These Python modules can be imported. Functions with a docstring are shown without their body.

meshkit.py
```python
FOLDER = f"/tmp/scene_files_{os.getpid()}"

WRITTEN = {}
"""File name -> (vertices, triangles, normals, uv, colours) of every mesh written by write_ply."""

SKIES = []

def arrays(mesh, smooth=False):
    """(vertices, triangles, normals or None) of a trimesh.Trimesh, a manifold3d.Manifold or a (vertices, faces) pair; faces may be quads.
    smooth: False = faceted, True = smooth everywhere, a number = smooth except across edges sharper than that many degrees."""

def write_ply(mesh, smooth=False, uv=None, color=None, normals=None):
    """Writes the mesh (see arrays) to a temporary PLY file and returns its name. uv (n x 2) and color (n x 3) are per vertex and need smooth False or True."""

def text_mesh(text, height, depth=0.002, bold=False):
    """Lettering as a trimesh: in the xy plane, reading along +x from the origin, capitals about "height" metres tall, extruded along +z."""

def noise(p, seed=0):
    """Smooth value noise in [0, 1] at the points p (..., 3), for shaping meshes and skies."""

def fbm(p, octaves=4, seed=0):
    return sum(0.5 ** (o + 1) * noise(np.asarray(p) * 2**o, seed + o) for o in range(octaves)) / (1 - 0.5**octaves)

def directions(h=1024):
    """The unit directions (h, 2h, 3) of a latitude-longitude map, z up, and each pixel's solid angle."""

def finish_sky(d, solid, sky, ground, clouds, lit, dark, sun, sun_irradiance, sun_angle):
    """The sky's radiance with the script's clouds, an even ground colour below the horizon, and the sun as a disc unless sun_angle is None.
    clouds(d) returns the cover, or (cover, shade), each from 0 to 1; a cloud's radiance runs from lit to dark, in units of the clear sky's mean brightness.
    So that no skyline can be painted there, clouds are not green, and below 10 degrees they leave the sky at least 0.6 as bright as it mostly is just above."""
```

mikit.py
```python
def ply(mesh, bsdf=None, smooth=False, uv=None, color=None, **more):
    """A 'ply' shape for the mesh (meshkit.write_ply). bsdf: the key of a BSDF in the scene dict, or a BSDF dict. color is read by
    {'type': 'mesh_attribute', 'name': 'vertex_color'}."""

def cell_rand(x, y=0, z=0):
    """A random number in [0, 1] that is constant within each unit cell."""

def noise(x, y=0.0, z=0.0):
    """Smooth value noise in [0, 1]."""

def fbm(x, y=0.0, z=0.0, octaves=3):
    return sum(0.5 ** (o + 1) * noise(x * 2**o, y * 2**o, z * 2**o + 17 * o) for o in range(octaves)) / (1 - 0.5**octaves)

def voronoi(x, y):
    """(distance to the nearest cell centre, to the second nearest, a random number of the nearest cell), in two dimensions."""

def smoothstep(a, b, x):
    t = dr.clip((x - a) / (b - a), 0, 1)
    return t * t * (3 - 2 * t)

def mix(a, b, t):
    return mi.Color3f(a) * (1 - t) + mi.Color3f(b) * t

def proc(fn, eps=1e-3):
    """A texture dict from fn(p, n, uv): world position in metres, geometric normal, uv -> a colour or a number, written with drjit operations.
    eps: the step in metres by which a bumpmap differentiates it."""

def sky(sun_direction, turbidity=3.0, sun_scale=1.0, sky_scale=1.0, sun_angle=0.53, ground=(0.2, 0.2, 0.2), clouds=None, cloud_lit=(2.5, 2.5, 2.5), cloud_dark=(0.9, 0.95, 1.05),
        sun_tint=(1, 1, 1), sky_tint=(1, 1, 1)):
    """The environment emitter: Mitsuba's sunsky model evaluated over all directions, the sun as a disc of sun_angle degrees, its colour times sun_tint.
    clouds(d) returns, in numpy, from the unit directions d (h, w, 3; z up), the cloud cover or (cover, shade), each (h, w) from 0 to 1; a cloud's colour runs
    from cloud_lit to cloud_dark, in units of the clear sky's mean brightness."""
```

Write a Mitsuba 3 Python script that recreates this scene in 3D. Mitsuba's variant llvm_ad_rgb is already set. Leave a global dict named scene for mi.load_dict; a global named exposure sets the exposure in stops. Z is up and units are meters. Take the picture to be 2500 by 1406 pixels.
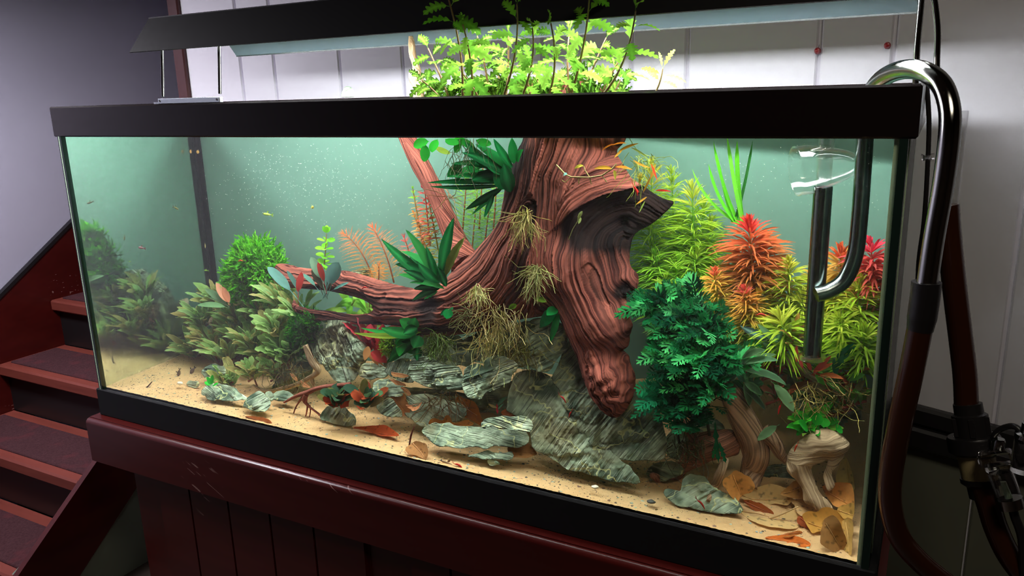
import math, random
import numpy as np
import trimesh
import shapely, shapely.geometry as sg
from scipy.spatial import Delaunay, cKDTree
from scipy.interpolate import RBFInterpolator
import drjit as dr
import mitsuba as mi
import mikit, meshkit
from mikit import noise, fbm, voronoi, smoothstep, mix

scene, labels = {}, {}
T = mi.ScalarTransform4f

# ---------------------------------------------------------------- camera
CAM = np.array([1.85598290, -1.15732232, 0.711089916])
FPX = 1916.82
RC = np.array([[0.88119319, 0.4719149, -0.02819384], [0.09081843, -0.22750589, -0.9695324], [-0.46395105, 0.85178483, -0.24333521]])
M = np.eye(4)
M[:3, 0], M[:3, 1], M[:3, 2], M[:3, 3] = -RC[0], -RC[1], RC[2], CAM
scene['camera'] = {'type': 'perspective', 'fov': math.degrees(2 * math.atan(1250 / FPX)), 'fov_axis': 'x', 'near_clip': 0.02, 'far_clip': 50.0, 'to_world': T(M.tolist())}
exposure = 0.0

# tank measures (metres): the front of the tank is the plane y = 0, the clear glass runs from z = 0 to H
W, H, D, BT, BB, E = 1.83, 0.636, 0.385, 0.0693, 0.072, 0.0114
YW = 0.56            # the panelled wall
FLOOR = -0.752


def S(r, g, b):
    """sRGB 0-255 -> linear"""
    c = np.array([r, g, b]) / 255.0
    return [float(v) for v in np.where(c <= 0.04045, c / 12.92, ((c + 0.055) / 1.055) ** 2.4)]


def rgb(r, g, b):
    return {'type': 'rgb', 'value': S(r, g, b)}


def lin(*c):
    return {'type': 'rgb', 'value': list(c)}


# ---------------------------------------------------------------- light: the tank lamp and two added room lights out of view
LED = 42.0
scene['led_panel'] = {'type': 'rectangle', 'to_world': T().translate([1.06, 0.112, 0.842]).rotate([1, 0, 0], 180).scale([0.74, 0.06, 1]),
                      'bsdf': {'type': 'diffuse', 'reflectance': lin(0.6, 0.6, 0.6)},
                      'emitter': {'type': 'area', 'radiance': lin(LED * 0.97, LED * 1.0, LED * 1.02)}}
labels['led_panel'] = {'label': 'glowing white strip of lamps inside the black hood above the tank', 'category': 'lamp'}
scene['added_wall_light'] = {'type': 'disk', 'to_world': T().translate([-0.45, -0.3, 1.14]).rotate([1, 0, 0], 180).scale([0.16, 0.16, 1]),  # added disc out of view, brightens the lower left wall only
                         'bsdf': {'type': 'diffuse', 'reflectance': lin(0.6, 0.6, 0.6)},
                         'emitter': {'type': 'area', 'radiance': lin(88, 84, 93)}}
labels['added_wall_light'] = {'label': 'added unseen disc light that shapes the glow on the left wall', 'category': 'lamp'}
scene['added_fill_light'] = {'type': 'disk', 'to_world': T().translate([2.15, -1.0, 1.68]).rotate([1, 0, 0], 180).scale([0.25, 0.25, 1]),  # added fill out of view for the tank front and right wall
                         'bsdf': {'type': 'diffuse', 'reflectance': lin(0.6, 0.6, 0.6)},
                         'emitter': {'type': 'area', 'radiance': lin(13.5, 12, 9.8)}}
labels['added_fill_light'] = {'label': 'added unseen fill light high in front of the aquarium', 'category': 'lamp'}


# ---------------------------------------------------------------- helpers
def at(u, v, y):
    """the point of the plane y = const seen at a pixel"""
    d = RC.T @ np.array([(u - 1250) / FPX, (v - 703) / FPX, 1.0])
    return CAM + d * ((y - CAM[1]) / d[1])


def ats(uv, y):
    uv = np.asarray(uv, float)
    y = np.broadcast_to(np.asarray(y, float), len(uv))
    d = np.c_[(uv[:, 0] - 1250) / FPX, (uv[:, 1] - 703) / FPX, np.ones(len(uv))] @ RC
    return CAM + d * ((y - CAM[1]) / d[:, 1])[:, None]


def atx(u, v, x):
    d = RC.T @ np.array([(u - 1250) / FPX, (v - 703) / FPX, 1.0])
    return CAM + d * ((x - CAM[0]) / d[0])


def atz(u, v, z):
    d = RC.T @ np.array([(u - 1250) / FPX, (v - 703) / FPX, 1.0])
    return CAM + d * ((z - CAM[2]) / d[2])


def numbered(name):
    if name not in labels and name not in scene and name not in TAKEN:
        TAKEN.add(name)
        return name
    k = 1
    while f'{name}_{k:03d}' in TAKEN:
        k += 1
    TAKEN.add(f'{name}_{k:03d}')
    return f'{name}_{k:03d}'


TAKEN = set()


def tag(key, label, cat=None, group=None, kind=None):
    d = {'label': label}
    if cat:
        d['category'] = cat
    if group:
        d['group'] = group
    if kind:
        d['kind'] = kind
    labels[key] = d
    return key


def thing(name, label, cat, group=None, kind=None):
    return tag(numbered(name), label, cat, group, kind)


def in_tank(mesh, bsdf):
    """plants and other soft things bend along the panes instead of passing through them"""
    if bsdf not in ('m_leaf', 'm_flat', 'm_deadleaf'):
        return mesh
    V, F = (mesh.vertices, mesh.faces) if isinstance(mesh, trimesh.Trimesh) else mesh
    V = np.array(V, float)
    w = V[:, 2] < H + 0.04
    V[w, 0] = np.clip(V[w, 0], E + 0.0125, W - E - 0.0140)
    V[w, 1] = np.clip(V[w, 1], 0.0125, D - 0.0012)
    return V, np.asarray(F)


def put(parent, name, mesh, bsdf, smooth=False, uv=None, color=None, label=None, kind=None):
    if color is not None:
        uv = color if np.shape(color)[1] == 2 else pack(color)
    mesh = in_tank(mesh, bsdf)
    key = numbered(f'{parent}__{name}' if parent else name)
    scene[key] = mikit.ply(mesh, bsdf, smooth=smooth, uv=uv)
    if label or kind:
        labels[key] = {k: v for k, v in (('label', label), ('kind', kind)) if v}
    return key


def single(name, label, cat, mesh, bsdf, smooth=False, uv=None, color=None, group=None, kind=None):
    if color is not None:
        uv = color if np.shape(color)[1] == 2 else pack(color)
    mesh = in_tank(mesh, bsdf)
    key = thing(name, label, cat, group, kind)
    scene[key] = mikit.ply(mesh, bsdf, smooth=smooth, uv=uv)
    return key


def structure(name, mesh, bsdf, smooth=False, label=None):
    key = numbered(name)
    scene[key] = mikit.ply(mesh, bsdf, smooth=smooth)
    labels[key] = {'kind': 'structure', **({'label': label} if label else {})}
    return key


def box(x0, x1, y0, y1, z0, z1, bevel=0.0):
    if bevel:
        from manifold3d import Manifold
        b = bevel
        pts = []
        for sx in (0, 1):
            for sy in (0, 1):
                for sz in (0, 1):
                    c = [(x0, x1)[sx], (y0, y1)[sy], (z0, z1)[sz]]
                    o = [b * (1 - 2 * sx), b * (1 - 2 * sy), b * (1 - 2 * sz)]
                    for k in range(3):
                        q = [c[i] + o[i] for i in range(3)]
                        q[k] = c[k]
                        pts.append(q)
        return trimesh.convex.convex_hull(np.array(pts))
    m = trimesh.creation.box([x1 - x0, y1 - y0, z1 - z0])
    m.apply_translation([(x0 + x1) / 2, (y0 + y1) / 2, (z0 + z1) / 2])
    return m


def cat(*ms):
    ms = [m if isinstance(m, trimesh.Trimesh) else trimesh.Trimesh(m[0], m[1], process=False) for m in ms]
    return trimesh.util.concatenate(ms)


def frames(P):
    P = np.asarray(P, float)
    t = np.gradient(P, axis=0)
    t /= np.linalg.norm(t, axis=1, keepdims=True) + 1e-12
    n = np.zeros_like(P)
    a = np.array([0, 0, 1.0]) if abs(t[0, 2]) < 0.9 else np.array([1.0, 0, 0])
    v = np.cross(t[0], a)
    v /= np.linalg.norm(v)
    for i in range(len(P)):
        v = v - t[i] * (v @ t[i])
        v /= np.linalg.norm(v) + 1e-12
        n[i] = v
    return t, n, np.cross(t, n)


def spline(P, n):
    """Catmull-Rom through the rows of P, n samples (any number of columns)"""
    P = np.asarray(P, float)
    if len(P) == 2:
        return P[0] + (P[1] - P[0]) * np.linspace(0, 1, n)[:, None]
    Q = np.vstack([2 * P[0] - P[1], P, 2 * P[-1] - P[-2]])
    s = np.linspace(0, len(P) - 1 - 1e-9, n)
    i = s.astype(int)
    t = (s - i)[:, None]
    a, b, c, d = Q[i], Q[i + 1], Q[i + 2], Q[i + 3]
    return 0.5 * (2 * b + (c - a) * t + (2 * a - 5 * b + 4 * c - d) * t ** 2 + (3 * b - a - 3 * c + d) * t ** 3)


def tube(P, r, k=8, caps=True, rough=None):
    """swept round tube along the rows of P; r a number or per row; rough(i, angle) multiplies the radius"""
    P = np.asarray(P, float)
    n = len(P)
    r = np.broadcast_to(np.asarray(r, float), n)
    t, a, b = frames(P)
    ang = np.arange(k) * 2 * np.pi / k
    rr = r[:, None] * (np.ones((n, k)) if rough is None else rough)
    V = P[:, None] + rr[..., None] * (np.cos(ang)[None, :, None] * a[:, None] + np.sin(ang)[None, :, None] * b[:, None])
    V = V.reshape(-1, 3)
    i = np.arange(n - 1)[:, None] * k
    j = np.arange(k)[None]
    q = np.stack([i + j, i + (j + 1) % k, i + k + (j + 1) % k, i + k + j], -1).reshape(-1, 4)
    F = np.vstack([q[:, [0, 1, 2]], q[:, [0, 2, 3]]])
    if caps:
        V = np.vstack([V, P[:1], P[-1:]])
        c0, c1 = n * k, n * k + 1
        j = np.arange(k)
        F = np.vstack([F, np.c_[np.full(k, c0), (j + 1) % k, j], np.c_[np.full(k, c1), (n - 1) * k + j, (n - 1) * k + (j + 1) % k]])
    return V, F


def lathe(profile, axis_p, axis_d, k=28):
    """revolve (r, h) rows about an axis"""
    d = np.asarray(axis_d, float) / np.linalg.norm(axis_d)
    a = np.cross(d, [0.3, 0.9, 0.1])
    a /= np.linalg.norm(a)
    b = np.cross(d, a)
    pr = np.asarray(profile, float)
    ang = np.arange(k) * 2 * np.pi / k
    V = np.asarray(axis_p) + pr[:, 1][:, None, None] * d + pr[:, 0][:, None, None] * (np.cos(ang)[None, :, None] * a + np.sin(ang)[None, :, None] * b)
    n = len(pr)
    i = np.arange(n - 1)[:, None] * k
    j = np.arange(k)[None]
    q = np.stack([i + j, i + (j + 1) % k, i + k + (j + 1) % k, i + k + j], -1).reshape(-1, 4)
    return V.reshape(-1, 3), np.vstack([q[:, [0, 1, 2]], q[:, [0, 2, 3]]])


def outward(m):
    m = trimesh.Trimesh(m[0], m[1], process=False) if isinstance(m, tuple) else m
    if m.volume < 0:
        m.invert()
    return m


# ---------------------------------------------------------------- materials
def B(name, d):
    scene[name] = d
    return name


def two(d):
    return {'type': 'twosided', 'bsdf': d}


def paint(name, c, rough=0.4, spec=0.5, **k):
    return B(name, two({'type': 'principled', 'base_color': c if isinstance(c, dict) else rgb(*c), 'roughness': rough, 'specular': spec, **k}))




def f_packed(p, n, uv):
    # uv.x a colour packed in one number (constant over a leaf), uv.y its brightness along the leaf
    i = mi.UInt32(dr.clip(uv.x + 0.5, 0, 262143))
    r, g, b = (mi.Float((i >> k) & 63) / 63 for k in (12, 6, 0))
    return dr.clip(mi.Color3f(r * r, g * g, b * b) * uv.y, 0, 1)


def pack(K):
    """colours per vertex of one piece -> uv for f_packed"""
    K = np.clip(np.asarray(K, float), 0, 1)
    m = K.mean(0)
    q = np.clip(np.round(np.sqrt(m) * 63), 0, 63).astype(int)
    back = (q / 63.0) ** 2
    return np.c_[np.full(len(K), float(q[0] * 4096 + q[1] * 64 + q[2])), K.sum(1) / max(back.sum(), 1e-4)]


VC = mikit.proc(f_packed)


def f_wall(p, n, uv):
    w = fbm(p.x * 3, p.y * 3, p.z * 3, 3)
    return mix(S(222, 220, 228), S(230, 228, 234), w)


def f_left(p, n, uv):
    w = fbm(p.x * 2, p.y * 2, p.z * 2, 3)
    return mix(S(190, 187, 206), S(202, 199, 216), w)


def f_wainscot(p, n, uv):
    return mix(S(96, 98, 84), S(112, 114, 98), fbm(p.x * 9, p.y * 9, p.z * 3, 3))


def f_carpet(p, n, uv):
    w = fbm(p.x * 220, p.y * 220, p.z * 60, 2)
    s = smoothstep(0.55, 0.8, fbm(p.x * 18 + 4, p.y * 18, 0, 3))
    return mix(mix(S(58, 36, 40), S(86, 58, 60), w), S(100, 50, 54), s * 0.4)


def f_maroon(p, n, uv):
    w = fbm(p.x * 4, p.y * 14, p.z * 22, 3)
    sc = smoothstep(0.84, 0.87, noise(p.x * 160 + p.z * 300, p.y * 90, p.z * 50)) * smoothstep(0.62, 0.7, noise(p.x * 5, p.y * 5, p.z * 5))
    return mix(mix(S(62, 13, 10), S(82, 20, 16), w), S(190, 150, 140), sc * 0.5)


def f_tread(p, n, uv):
    w = fbm(p.x * 5, p.y * 30, p.z * 50, 3)
    return mix(S(112, 52, 43), S(134, 66, 54), w)


def f_sand(p, n, uv):
    g = noise(p.x * 900, p.y * 900, p.z * 900)
    b = fbm(p.x * 9, p.y * 9, 0, 3)
    c = mix(S(188, 148, 98), S(212, 174, 124), b)
    c = mix(c, S(170, 138, 98), smoothstep(0.72, 0.9, g) * 0.7)
    d = smoothstep(0.82, 0.88, noise(p.x * 380, p.y * 380, 3)) * smoothstep(0.35, 0.6, fbm(p.x * 14, p.y * 14, 5, 2))
    return mix(c, S(86, 66, 50), d * 0.9)


def f_sandbump(p, n, uv):
    return 0.0012 * noise(p.x * 700, p.y * 700, p.z * 700) + 0.0022 * fbm(p.x * 130, p.y * 130, p.z * 130, 2)


def f_rock(p, n, uv):
    # uv.x tone, uv.y position across the strata
    tone = uv.x
    w = fbm(p.x * 34, p.y * 34, p.z * 34, 4)
    c = mix(S(66, 84, 66), S(164, 182, 150), smoothstep(0.28, 0.72, w))
    c = mix(c, S(132, 122, 84), smoothstep(0.50, 0.75, fbm(p.x * 12 + 7, p.y * 12, p.z * 12, 3)) * 0.65)
    s = noise(uv.y * 700, p.x * 22 + p.z * 15, tone * 31)
    c = mix(c, S(40, 50, 42), smoothstep(0.55, 0.85, s) * smoothstep(0.35, 0.6, fbm(p.x * 20, p.z * 20, p.y * 20 + 3, 2)) * 0.8)
    s2 = noise(uv.y * 190 + 3, p.x * 10 + p.z * 7, tone * 17 + 2)
    c = mix(c, S(44, 52, 40), smoothstep(0.60, 0.78, s2) * smoothstep(0.35, 0.55, fbm(p.x * 16 + 2, p.z * 16, p.y * 16, 2)) * 0.75)
    c = mix(c, S(204, 214, 190), smoothstep(0.70, 0.9, noise(uv.y * 520 + 9, p.x * 30, p.z * 30)) * 0.45)
    v = dr.abs(fbm(p.x * 17 + 3, p.y * 17, p.z * 17 + 5, 4) - 0.5)
    c = mix(c, S(196, 200, 140), (1 - smoothstep(0.003, 0.016, v)) * 0.7)
    m = smoothstep(0.55, 0.72, fbm(p.x * 60, p.y * 60 + 9, p.z * 60, 2))
    c = mix(c, S(58, 84, 52), m * 0.35)
    return c * (0.78 + 0.95 * tone)


def f_rockbump(p, n, uv):
    s = noise(uv.y * 520, p.x * 22 + p.z * 15, uv.x * 31)
    return 0.008 * fbm(p.x * 80, p.y * 80, p.z * 80, 3) - 0.003 * smoothstep(0.55, 0.85, s)


def f_wood(p, n, uv):
    # uv.x grain coordinate in metres across the grain, uv.y tone (0 dark, 0.5 red brown, 1 straw)
    q = uv.x + 0.004 * fbm(p.x * 30, p.y * 30, p.z * 30, 2)
    g = noise(q * 420, p.x * 5, p.z * 5) * 0.6 + noise(q * 1100, p.x * 9, p.z * 9) * 0.4
    w = fbm(p.x * 16, p.y * 16, p.z * 16, 3)
    c1 = mix(S(70, 30, 24), S(168, 96, 78), smoothstep(0.25, 0.75, g))
    c2 = mix(S(128, 104, 72), S(206, 182, 142), smoothstep(0.25, 0.75, g))
    c0 = mix(S(9, 6, 6), S(34, 21, 17), smoothstep(0.25, 0.75, g))
    c = mix(mix(c0, c1, smoothstep(0.0, 0.5, uv.y)), c2, smoothstep(0.5, 1.0, uv.y))
    return c * (0.8 + 0.4 * w)


def f_woodbump(p, n, uv):
    q = uv.x + 0.004 * fbm(p.x * 30, p.y * 30, p.z * 30, 2)
    return 0.0022 * noise(q * 420, p.x * 5, p.z * 5) + 0.0008 * noise(q * 1100, p.x * 9, p.z * 9)


paint('m_wall', mikit.proc(f_wall), 0.55)
paint('m_left', mikit.proc(f_left), 0.8, 0.2)
paint('m_wainscot', mikit.proc(f_wainscot), 0.6)
paint('m_room', (62, 50, 42), 0.9, 0.1)
paint('m_carpet', mikit.proc(f_carpet), 1.0, 0.0)
paint('m_maroon', mikit.proc(f_maroon), 0.28, 0.5)
paint('m_tread', mikit.proc(f_tread), 0.5, 0.4)
paint('m_patch', (120, 128, 114), 0.7, 0.2)
paint('m_floor', (58, 48, 40), 0.5)
paint('m_trim', (70, 32, 32), 0.45)
paint('m_black', (30, 28, 29), 0.35, 0.4)
paint('m_rim', (26, 19, 19), 0.2, 0.45)
paint('m_hood', (15, 15, 16), 0.6, 0.3)
paint('m_matte', (16, 16, 17), 0.75, 0.3)
paint('m_silicone', (22, 40, 34), 0.3)
paint('m_glassedge', (196, 222, 184), 0.25)
paint('m_film', (100, 138, 120), 0.8, 0.1)
B('m_sand', {'type': 'twosided', 'bsdf': {'type': 'bumpmap', 'arbitrary': mikit.proc(f_sandbump, 6e-4), 'scale': 1.0, 'bsdf': {'type': 'principled', 'base_color': mikit.proc(f_sand), 'roughness': 0.95, 'specular': 0.2}}})
B('m_rock', {'type': 'twosided', 'bsdf': {'type': 'bumpmap', 'arbitrary': mikit.proc(f_rockbump, 8e-4), 'scale': 1.0, 'bsdf': {'type': 'principled', 'base_color': mikit.proc(f_rock), 'roughness': 0.75, 'specular': 0.3}}})
B('m_wood', {'type': 'twosided', 'bsdf': {'type': 'bumpmap', 'arbitrary': mikit.proc(f_woodbump, 8e-4), 'scale': 1.0, 'bsdf': {'type': 'principled', 'base_color': mikit.proc(f_wood), 'roughness': 0.8, 'specular': 0.12}}})
B('m_leaf', {'type': 'principledthin', 'base_color': VC, 'roughness': 0.45, 'diff_trans': 0.75, 'eta': 1.33})
B('m_flat', two({'type': 'principled', 'base_color': VC, 'roughness': 0.6, 'specular': 0.3}))
B('m_steel', {'type': 'roughconductor', 'material': 'Cr', 'alpha': 0.06, 'specular_reflectance': lin(0.66, 0.70, 0.62)})
B('m_reflector', two({'type': 'principled', 'base_color': rgb(112, 132, 142), 'roughness': 0.35, 'metallic': 0.2}))
B('m_dimmed_steel', {'type': 'roughconductor', 'material': 'Cr', 'alpha': 0.08, 'specular_reflectance': lin(0.34, 0.42, 0.38)})  # same steel dimmed to imitate the dark room it would mirror
paint('m_seam', (12, 22, 18), 0.8, 0.05)
B('m_aluminium', {'type': 'twosided', 'bsdf': {'type': 'roughconductor', 'material': 'Al', 'alpha': 0.22, 'specular_reflectance': lin(0.72, 0.80, 0.84)}})
B('m_glass', {'type': 'thindielectric', 'int_ior': 1.5})
B('m_clear', {'type': 'dielectric', 'int_ior': 1.47})
B('m_mirror', {'type': 'twosided', 'bsdf': {'type': 'conductor', 'material': 'none', 'specular_reflectance': lin(0.80, 0.95, 0.86)}})
B('m_hose', two({'type': 'principled', 'base_color': rgb(52, 24, 13), 'roughness': 0.15, 'specular': 0.6}))
B('m_water', {'type': 'thindielectric', 'int_ior': 1.06})

# ---------------------------------------------------------------- the room
XL = -1.1
structure('floor', box(-3.0, 4.2, -3.2, 3.2, FLOOR - 0.05, FLOOR), 'm_floor')
structure('ceiling', box(-3.0, 4.2, -3.2, 3.2, 1.7, 1.75), 'm_room')
structure('wall_left', box(XL - 0.05, XL, -3.2, 3.2, FLOOR, 1.7), 'm_left')
structure('wall_right', box(4.15, 4.2, -3.2, 3.2, FLOOR, 1.7), 'm_room')
structure('wall_front', box(-3.0, 4.2, -3.2, -3.15, FLOOR, 1.7), 'm_room')
structure('wall_stairwell', box(-1.15, -0.2, 3.1, 3.15, FLOOR, 1.7), 'm_left')

# panelled back wall: one board per panel, grooves between
GX = [-0.19, 0.045, 0.175, 0.412, 0.62, 0.86, 1.02, 1.238, 1.363, 1.628, 1.762, 2.0, 2.26, 2.5, 2.8, 3.2, 3.7, 4.2]
wb = numbered('wall_back')
labels[wb] = {'kind': 'structure'}
put(wb, 'backing', box(-0.19, 4.2, YW + 0.012, YW + 0.07, FLOOR, 1.7), 'm_wall')
for a, b in zip(GX[:-1], GX[1:]):
    put(wb, 'panel', box(a + 0.0035, b - 0.0035, YW, YW + 0.02, 0.03, 1.7, 0.003), 'm_wall', 20)
for a, b in ((-0.19, 0.6), (0.6, 1.2), (1.2, 1.979), (1.979, 2.5), (2.5, 4.2)):
    put(wb, 'lower_panel', box(a + 0.002, b - 0.002, YW, YW + 0.02, FLOOR, 0.02, 0.003), 'm_wainscot', 20)
structure('trim_1', box(-0.222, -0.176, YW - 0.012, YW + 0.06, FLOOR, 1.7, 0.004), 'm_trim', 20)
# wall return into the stairwell
structure('wall_return', box(-0.215, -0.18, YW + 0.05, 3.15, FLOOR, 1.7), 'm_left')
# black moulding on the wall, right of the tank
tr = numbered('trim_2')
labels[tr] = {'kind': 'structure', 'label': 'black ridged moulding along the wall right of the tank'}
for k, (za, zb, yy) in enumerate(((0.018, 0.058, 0.024), (-0.028, 0.016, 0.034))):
    m = box(-0.92, 0.98, YW - yy, YW + 0.002, za, zb, 0.006)
    m.apply_translation([-0.98 + 0.0, 0, 0])
    m.apply_transform(trimesh.transformations.rotation_matrix(0.14, [0, 1, 0], [0, YW, 0.06]))
    m.apply_translation([1.82 + 0.96 - 0.02, 0, -0.12])
    put(tr, 'ridge', m, 'm_black', 20)

# ---------------------------------------------------------------- the staircase behind, left of the tank
XS = -0.30
st = thing('staircase', 'dark red wooden staircase with carpet on its treads, left of the tank', 'stairs')
RISE, RUN = 0.185, 0.228
for k in range(-1, 8):
    zt, yn = -0.382 + RISE * (k - 2), 0.092 + RUN * (k - 2)
    if zt - 0.05 < FLOOR:
        continue
    t = put(st, 'tread', box(XL + 0.02, XS - 0.02, yn, yn + RUN + 0.03, zt - 0.042, zt, 0.006), 'm_tread', 20)
    put(t, 'carpet', box(XL + 0.045, XS - 0.022, yn + 0.035, yn + RUN - 0.02, zt - 0.004, zt + 0.006, 0.003), 'm_carpet', 20, label='dark carpet inlay')
    put(st, 'riser', box(XL + 0.02, XS - 0.02, yn + 0.03, yn + 0.045, zt - RISE, zt - 0.042), 'm_black')
sl = 0.81


def slab_yz(pts, x0, x1):
    P = sg.Polygon(pts)
    m = trimesh.creation.extrude_polygon(P, x1 - x0, engine='earcut')
    R = np.array([[0, 0, 1, x0], [1, 0, 0, 0], [0, 1, 0, 0], [0, 0, 0, 1.0]])
    m.apply_transform(R)
    return m


def line_z(y, y0, z0):
    return z0 + sl * (y - y0)


a = atx(198, 1182, XS)
ya, yb = -0.5, 0.56
put(st, 'stringer', slab_yz([(ya, line_z(ya, a[1], a[2])), (yb, line_z(yb, a[1], a[2])), (yb, line_z(yb, a[1], a[2]) - 0.235), (ya, line_z(ya, a[1], a[2]) - 0.235)], XS - 0.02, XS), 'm_maroon', label='dark red board closing the open side of the stairs')
s0 = atx(0, 720, XL)
put(st, 'skirting', slab_yz([(-0.6, s0[2] + 0.70 * (-0.6 - s0[1])), (2.2, s0[2] + 0.70 * (2.2 - s0[1])), (2.2, s0[2] + 0.70 * (2.2 - s0[1]) - 0.5), (-0.6, s0[2] + 0.70 * (-0.6 - s0[1]) - 0.5)], XL + 0.001, XL + 0.02), 'm_maroon', label='sloping dark red skirting board on the wall')
put(st, 'skirting_cap', slab_yz([(-0.6, s0[2] + 0.70 * (-0.6 - s0[1])), (2.2, s0[2] + 0.70 * (2.2 - s0[1])), (2.2, s0[2] + 0.70 * (2.2 - s0[1]) + 0.016), (-0.6, s0[2] + 0.70 * (-0.6 - s0[1]) + 0.016)], XL + 0.001, XL + 0.024), 'm_black')
put(st, 'side_panel', slab_yz([(ya, FLOOR), (ya, line_z(ya, a[1], a[2]) - 0.225), (yb, line_z(yb, a[1], a[2]) - 0.225), (yb, FLOOR)], XS - 0.035, XS - 0.012), 'm_patch', label='grey painted panel under the stairs')

# ---------------------------------------------------------------- the cabinet under the tank
cb = thing('cabinet', 'glossy dark red wooden cabinet carrying the aquarium', 'cabinet')
ZB = -BB
put(cb, 'body', box(0.10, W - 0.02, 0.012, 0.40, FLOOR, ZB - 0.02), 'm_maroon')
put(cb, 'top_board', box(-0.012, W + 0.012, -0.022, 0.41, ZB - 0.016, ZB, 0.0), 'm_maroon')


def bull(x0, x1, yf, yb, z0, z1, r):
    """front board with a rounded upper front edge"""
    pts = [(yb, z0), (yf, z0)] + [(yf + r - r * math.cos(t), z1 - r + r * math.sin(t)) for t in np.linspace(0, math.pi / 2, 7)] + [(yb, z1)]
    m = slab_yz(pts, x0, x1)
    return m


put(cb, 'apron', bull(-0.014, W + 0.014, -0.034, 0.02, ZB - 0.118, ZB - 0.002, 0.012), 'm_maroon', 40, label='front board with a rounded shiny edge')
put(cb, 'side_apron', box(-0.014, 0.03, 0.0, 0.40, ZB - 0.118, ZB - 0.002, 0.006), 'm_maroon', 20)
put(cb, 'front_frame', box(0.10, W - 0.02, 0.0, 0.014, FLOOR, ZB - 0.10), 'm_maroon')
q0, q1 = at(383, 1168, -0.01), at(885, 1300, -0.01)
xs_ = [at(u, v, -0.01)[0] for u, v in ((383, 1170), (462, 1190), (556, 1215), (658, 1245), (765, 1275), (890, 1310))]
zt = (q0[2] + q1[2]) / 2
dr1 = put(cb, 'door', box(xs_[0] - 0.004, xs_[-1] + 0.004, -0.002, 0.004, FLOOR + 0.05, zt + 0.004), 'm_maroon')
for a_, b_ in zip(xs_[:-1], xs_[1:]):
    put(dr1, 'plank', bull(a_ + 0.003, b_ - 0.003, -0.012, 0.002, FLOOR + 0.05, zt, 0.006), 'm_maroon', 40)
x2 = at(1000, 1352, -0.01)[0]
dr2 = put(cb, 'door', box(x2, x2 + 0.5, -0.002, 0.004, FLOOR + 0.05, zt + 0.004), 'm_maroon')
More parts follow.
